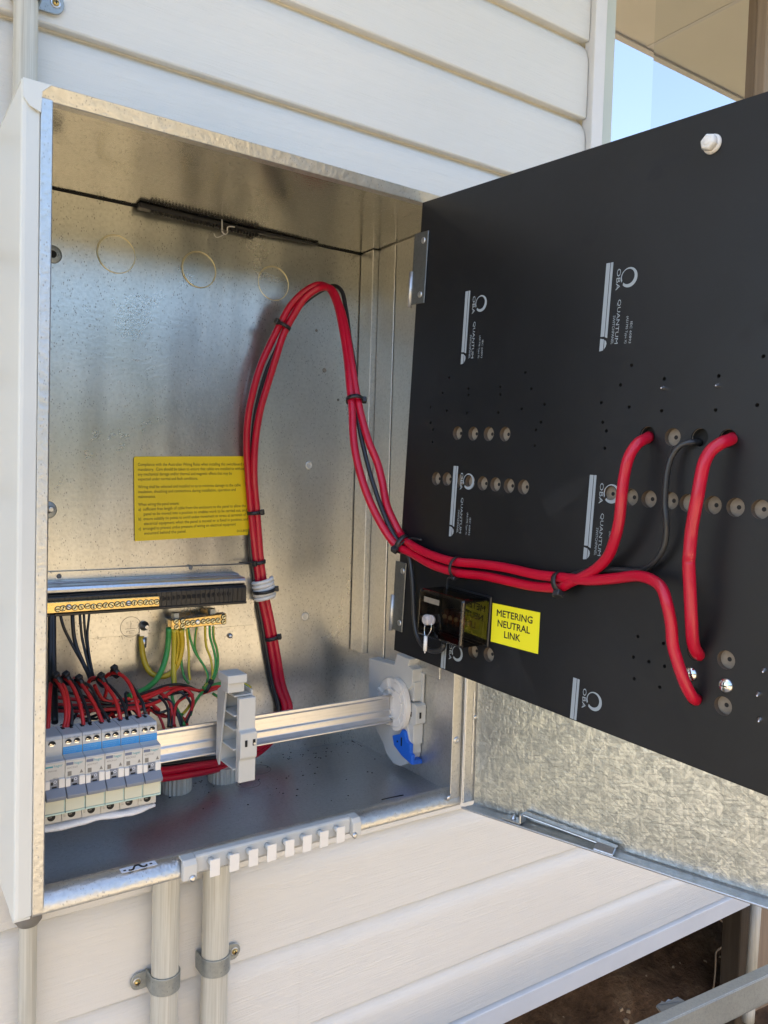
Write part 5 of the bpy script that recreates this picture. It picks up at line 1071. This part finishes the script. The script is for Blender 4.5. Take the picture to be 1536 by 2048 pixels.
# ---------------------------------------------------------------- cable ties
def tie(label, c, d, R, head, hs=1.0, tail=None, sq=1.0):
    """band round a bundle: centre, bundle direction, radius, direction of the locking head"""
    c = Vector(c); d = Vector(d).normalized(); hd = Vector(head); hd = (hd-d*hd.dot(d)).normalized(); sd_ = d.cross(hd)
    t = thing('cable_tie', label, 'cable tie', tuple(c), 'black cable ties')
    mb = MB(); n = 28; w = 3.0*hs; rings = []
    for i in range(n):
        a = 2*math.pi*i/n; e = hd*(math.cos(a)*sq)+sd_*math.sin(a)
        rings.append([mb.bm.verts.new(c+e*r_+d*h_) for r_, h_ in ((R, -w), (R+1.3, -w), (R+1.3, w), (R, w))])
    for i in range(n):
        A, Bq = rings[i], rings[(i+1) % n]
        for j in range(4): mb.bm.faces.new((A[j], A[(j+1) % 4], Bq[(j+1) % 4], Bq[j])).smooth = j == 1
    mb.build('band', 'black', t)
    p = c+hd*(R*sq+3.2*hs); mb = MB(); q = [p+hd*(x*3.4*hs)+sd_*(y*4.0*hs)+d*(z*4.6*hs) for z in (-1, 1) for x, y in ((-1, -1), (1, -1), (1, 1), (-1, 1))]
    mb.hexa(q); mb.build('head', 'black', t, bevel=1.0)
    if tail: mb = MB(); mb.tube([tuple(p)]+list(tail), 1.5, 6, 4); mb.build('tail', 'black', t)
    return t
def near(pts, p):
    P = spline(pts, 4); i = min(range(1, len(P)-1), key=lambda k: (P[k]-Vector(p)).length); return P[i], (P[i+1]-P[i-1]).normalized()
def pair(p):
    a, d = near(CAB['redA'], p); b, _ = near(CAB['redB'], a); return (a+b)/2, d, (a-b).length/2
V3 = Vector
for p, hd, lb_, ex in (((442, 268, 735), (-1, -.3, .5), 'black cable tie high on the left rise of the red loop', 0), ((478, 122, 610), (1, -.4, 0), 'black cable tie high on the right fall of the red loop', 3), ((376, 300, 438), (1, -.8, -.2), 'black cable tie on the red cables beside the yellow notice', 0),
        ((405, 302, 215), (1, -.8, .2), 'black cable tie on the red cables below the white coil', 1), ((376, 300, 350), (-1, -.6, 0), 'black cable tie with a long straight tail above the white coil', 0)):
    c, d, h_ = pair(p); tie(lb_, c, d, 7.2+h_*.72+ex*.5, hd, 1.0, None if 'tail' not in lb_ else [tuple(c+V3((-22, -6, 1))), tuple(c+V3((-38, -4, 1)))])
c, d, h_ = pair((482, 4, 400)); tie('black cable tie where the red loop meets the edge of the black panel', c, d, 9+h_*.6, (-1, -.2, -.6), 1.1, [tuple(c+V3((2, -12, 8))), tuple(c+V3((6, -38, 9)))])
c, d, h_ = pair(tuple(CAB['redA'][39])); tie('black cable tie with its tail hanging down left of the smoked link box', c, d, 8.5+h_*.7, (-.5, .6, -1), .7, [tuple(c+V3((-4, 14, -16))), tuple(c+V3((-2, 18, -40)))])
c, d, h_ = pair(tuple(CAB['redA'][43])); tie('black cable tie gathering two red cables in the middle of the panel', c, d, 8.2+h_*.6, (-.6, -.1, -1), 1.15)
tie('black cable tie on the striped earth wires left of the grey riser', near(EARTH[9][2], (280, 250, 160))[0]+V3((2, 0, -2)), (.7, -.1, -.4), 8.5, (.6, -.5, .6), .9)
for p, hd, r_, lb_ in ((ACT[1][1][-2], (0, -.4, 1), 9, 'small black cable tie on the wires of the breaker second from the box edge'), (ACT[4][1][-2], (0, -.4, 1), 7, 'small black cable tie at the foot of the black neutral wires'), (ACT[6][1][-2], (0, -.4, 1), 7, 'small black cable tie on the crimson and black pair'),
        (ACT[8][1][-4], (0, -.4, 1), 8, 'small black cable tie on the wires third from the rail end'), (ACT[10][1][5], (-.1, -.3, 1), 6.5, 'small black cable tie at the top of the highest red arch')):
    tie(lb_, p, (1, .4, .5), r_, hd, .95)
# coil of white cord round the cables
c, d, h_ = pair((388, 300, 302)); a = d.orthogonal().normalized(); b = d.cross(a); P = []
a = V3((1, 0, 0)); a = (a-d*a.dot(d)).normalized(); b = d.cross(a)
for i in range(5*22+1):
    t_ = 2*math.pi*i/22; k = (i/22-2.5)*7.0; P.append(c+V3((1, -5, 0))+a*math.cos(t_)*16.5+b*math.sin(t_)*13+d*k)
co = thing('cord_coil', 'white cord wound five times round the red cables', 'cord', tuple(c))
MB().tube(P, 3.5, 9, 50, True, False).build('cord', 'cord', co)
tie('black cable tie strapped round the white cord coil', c+V3((1, -5, 0))-d*1.0, d, 19.0, (1, -.7, 0), .95, None, 1.0)

for o in bpy.data.objects:
    if 'org' in o.keys(): del o['org']
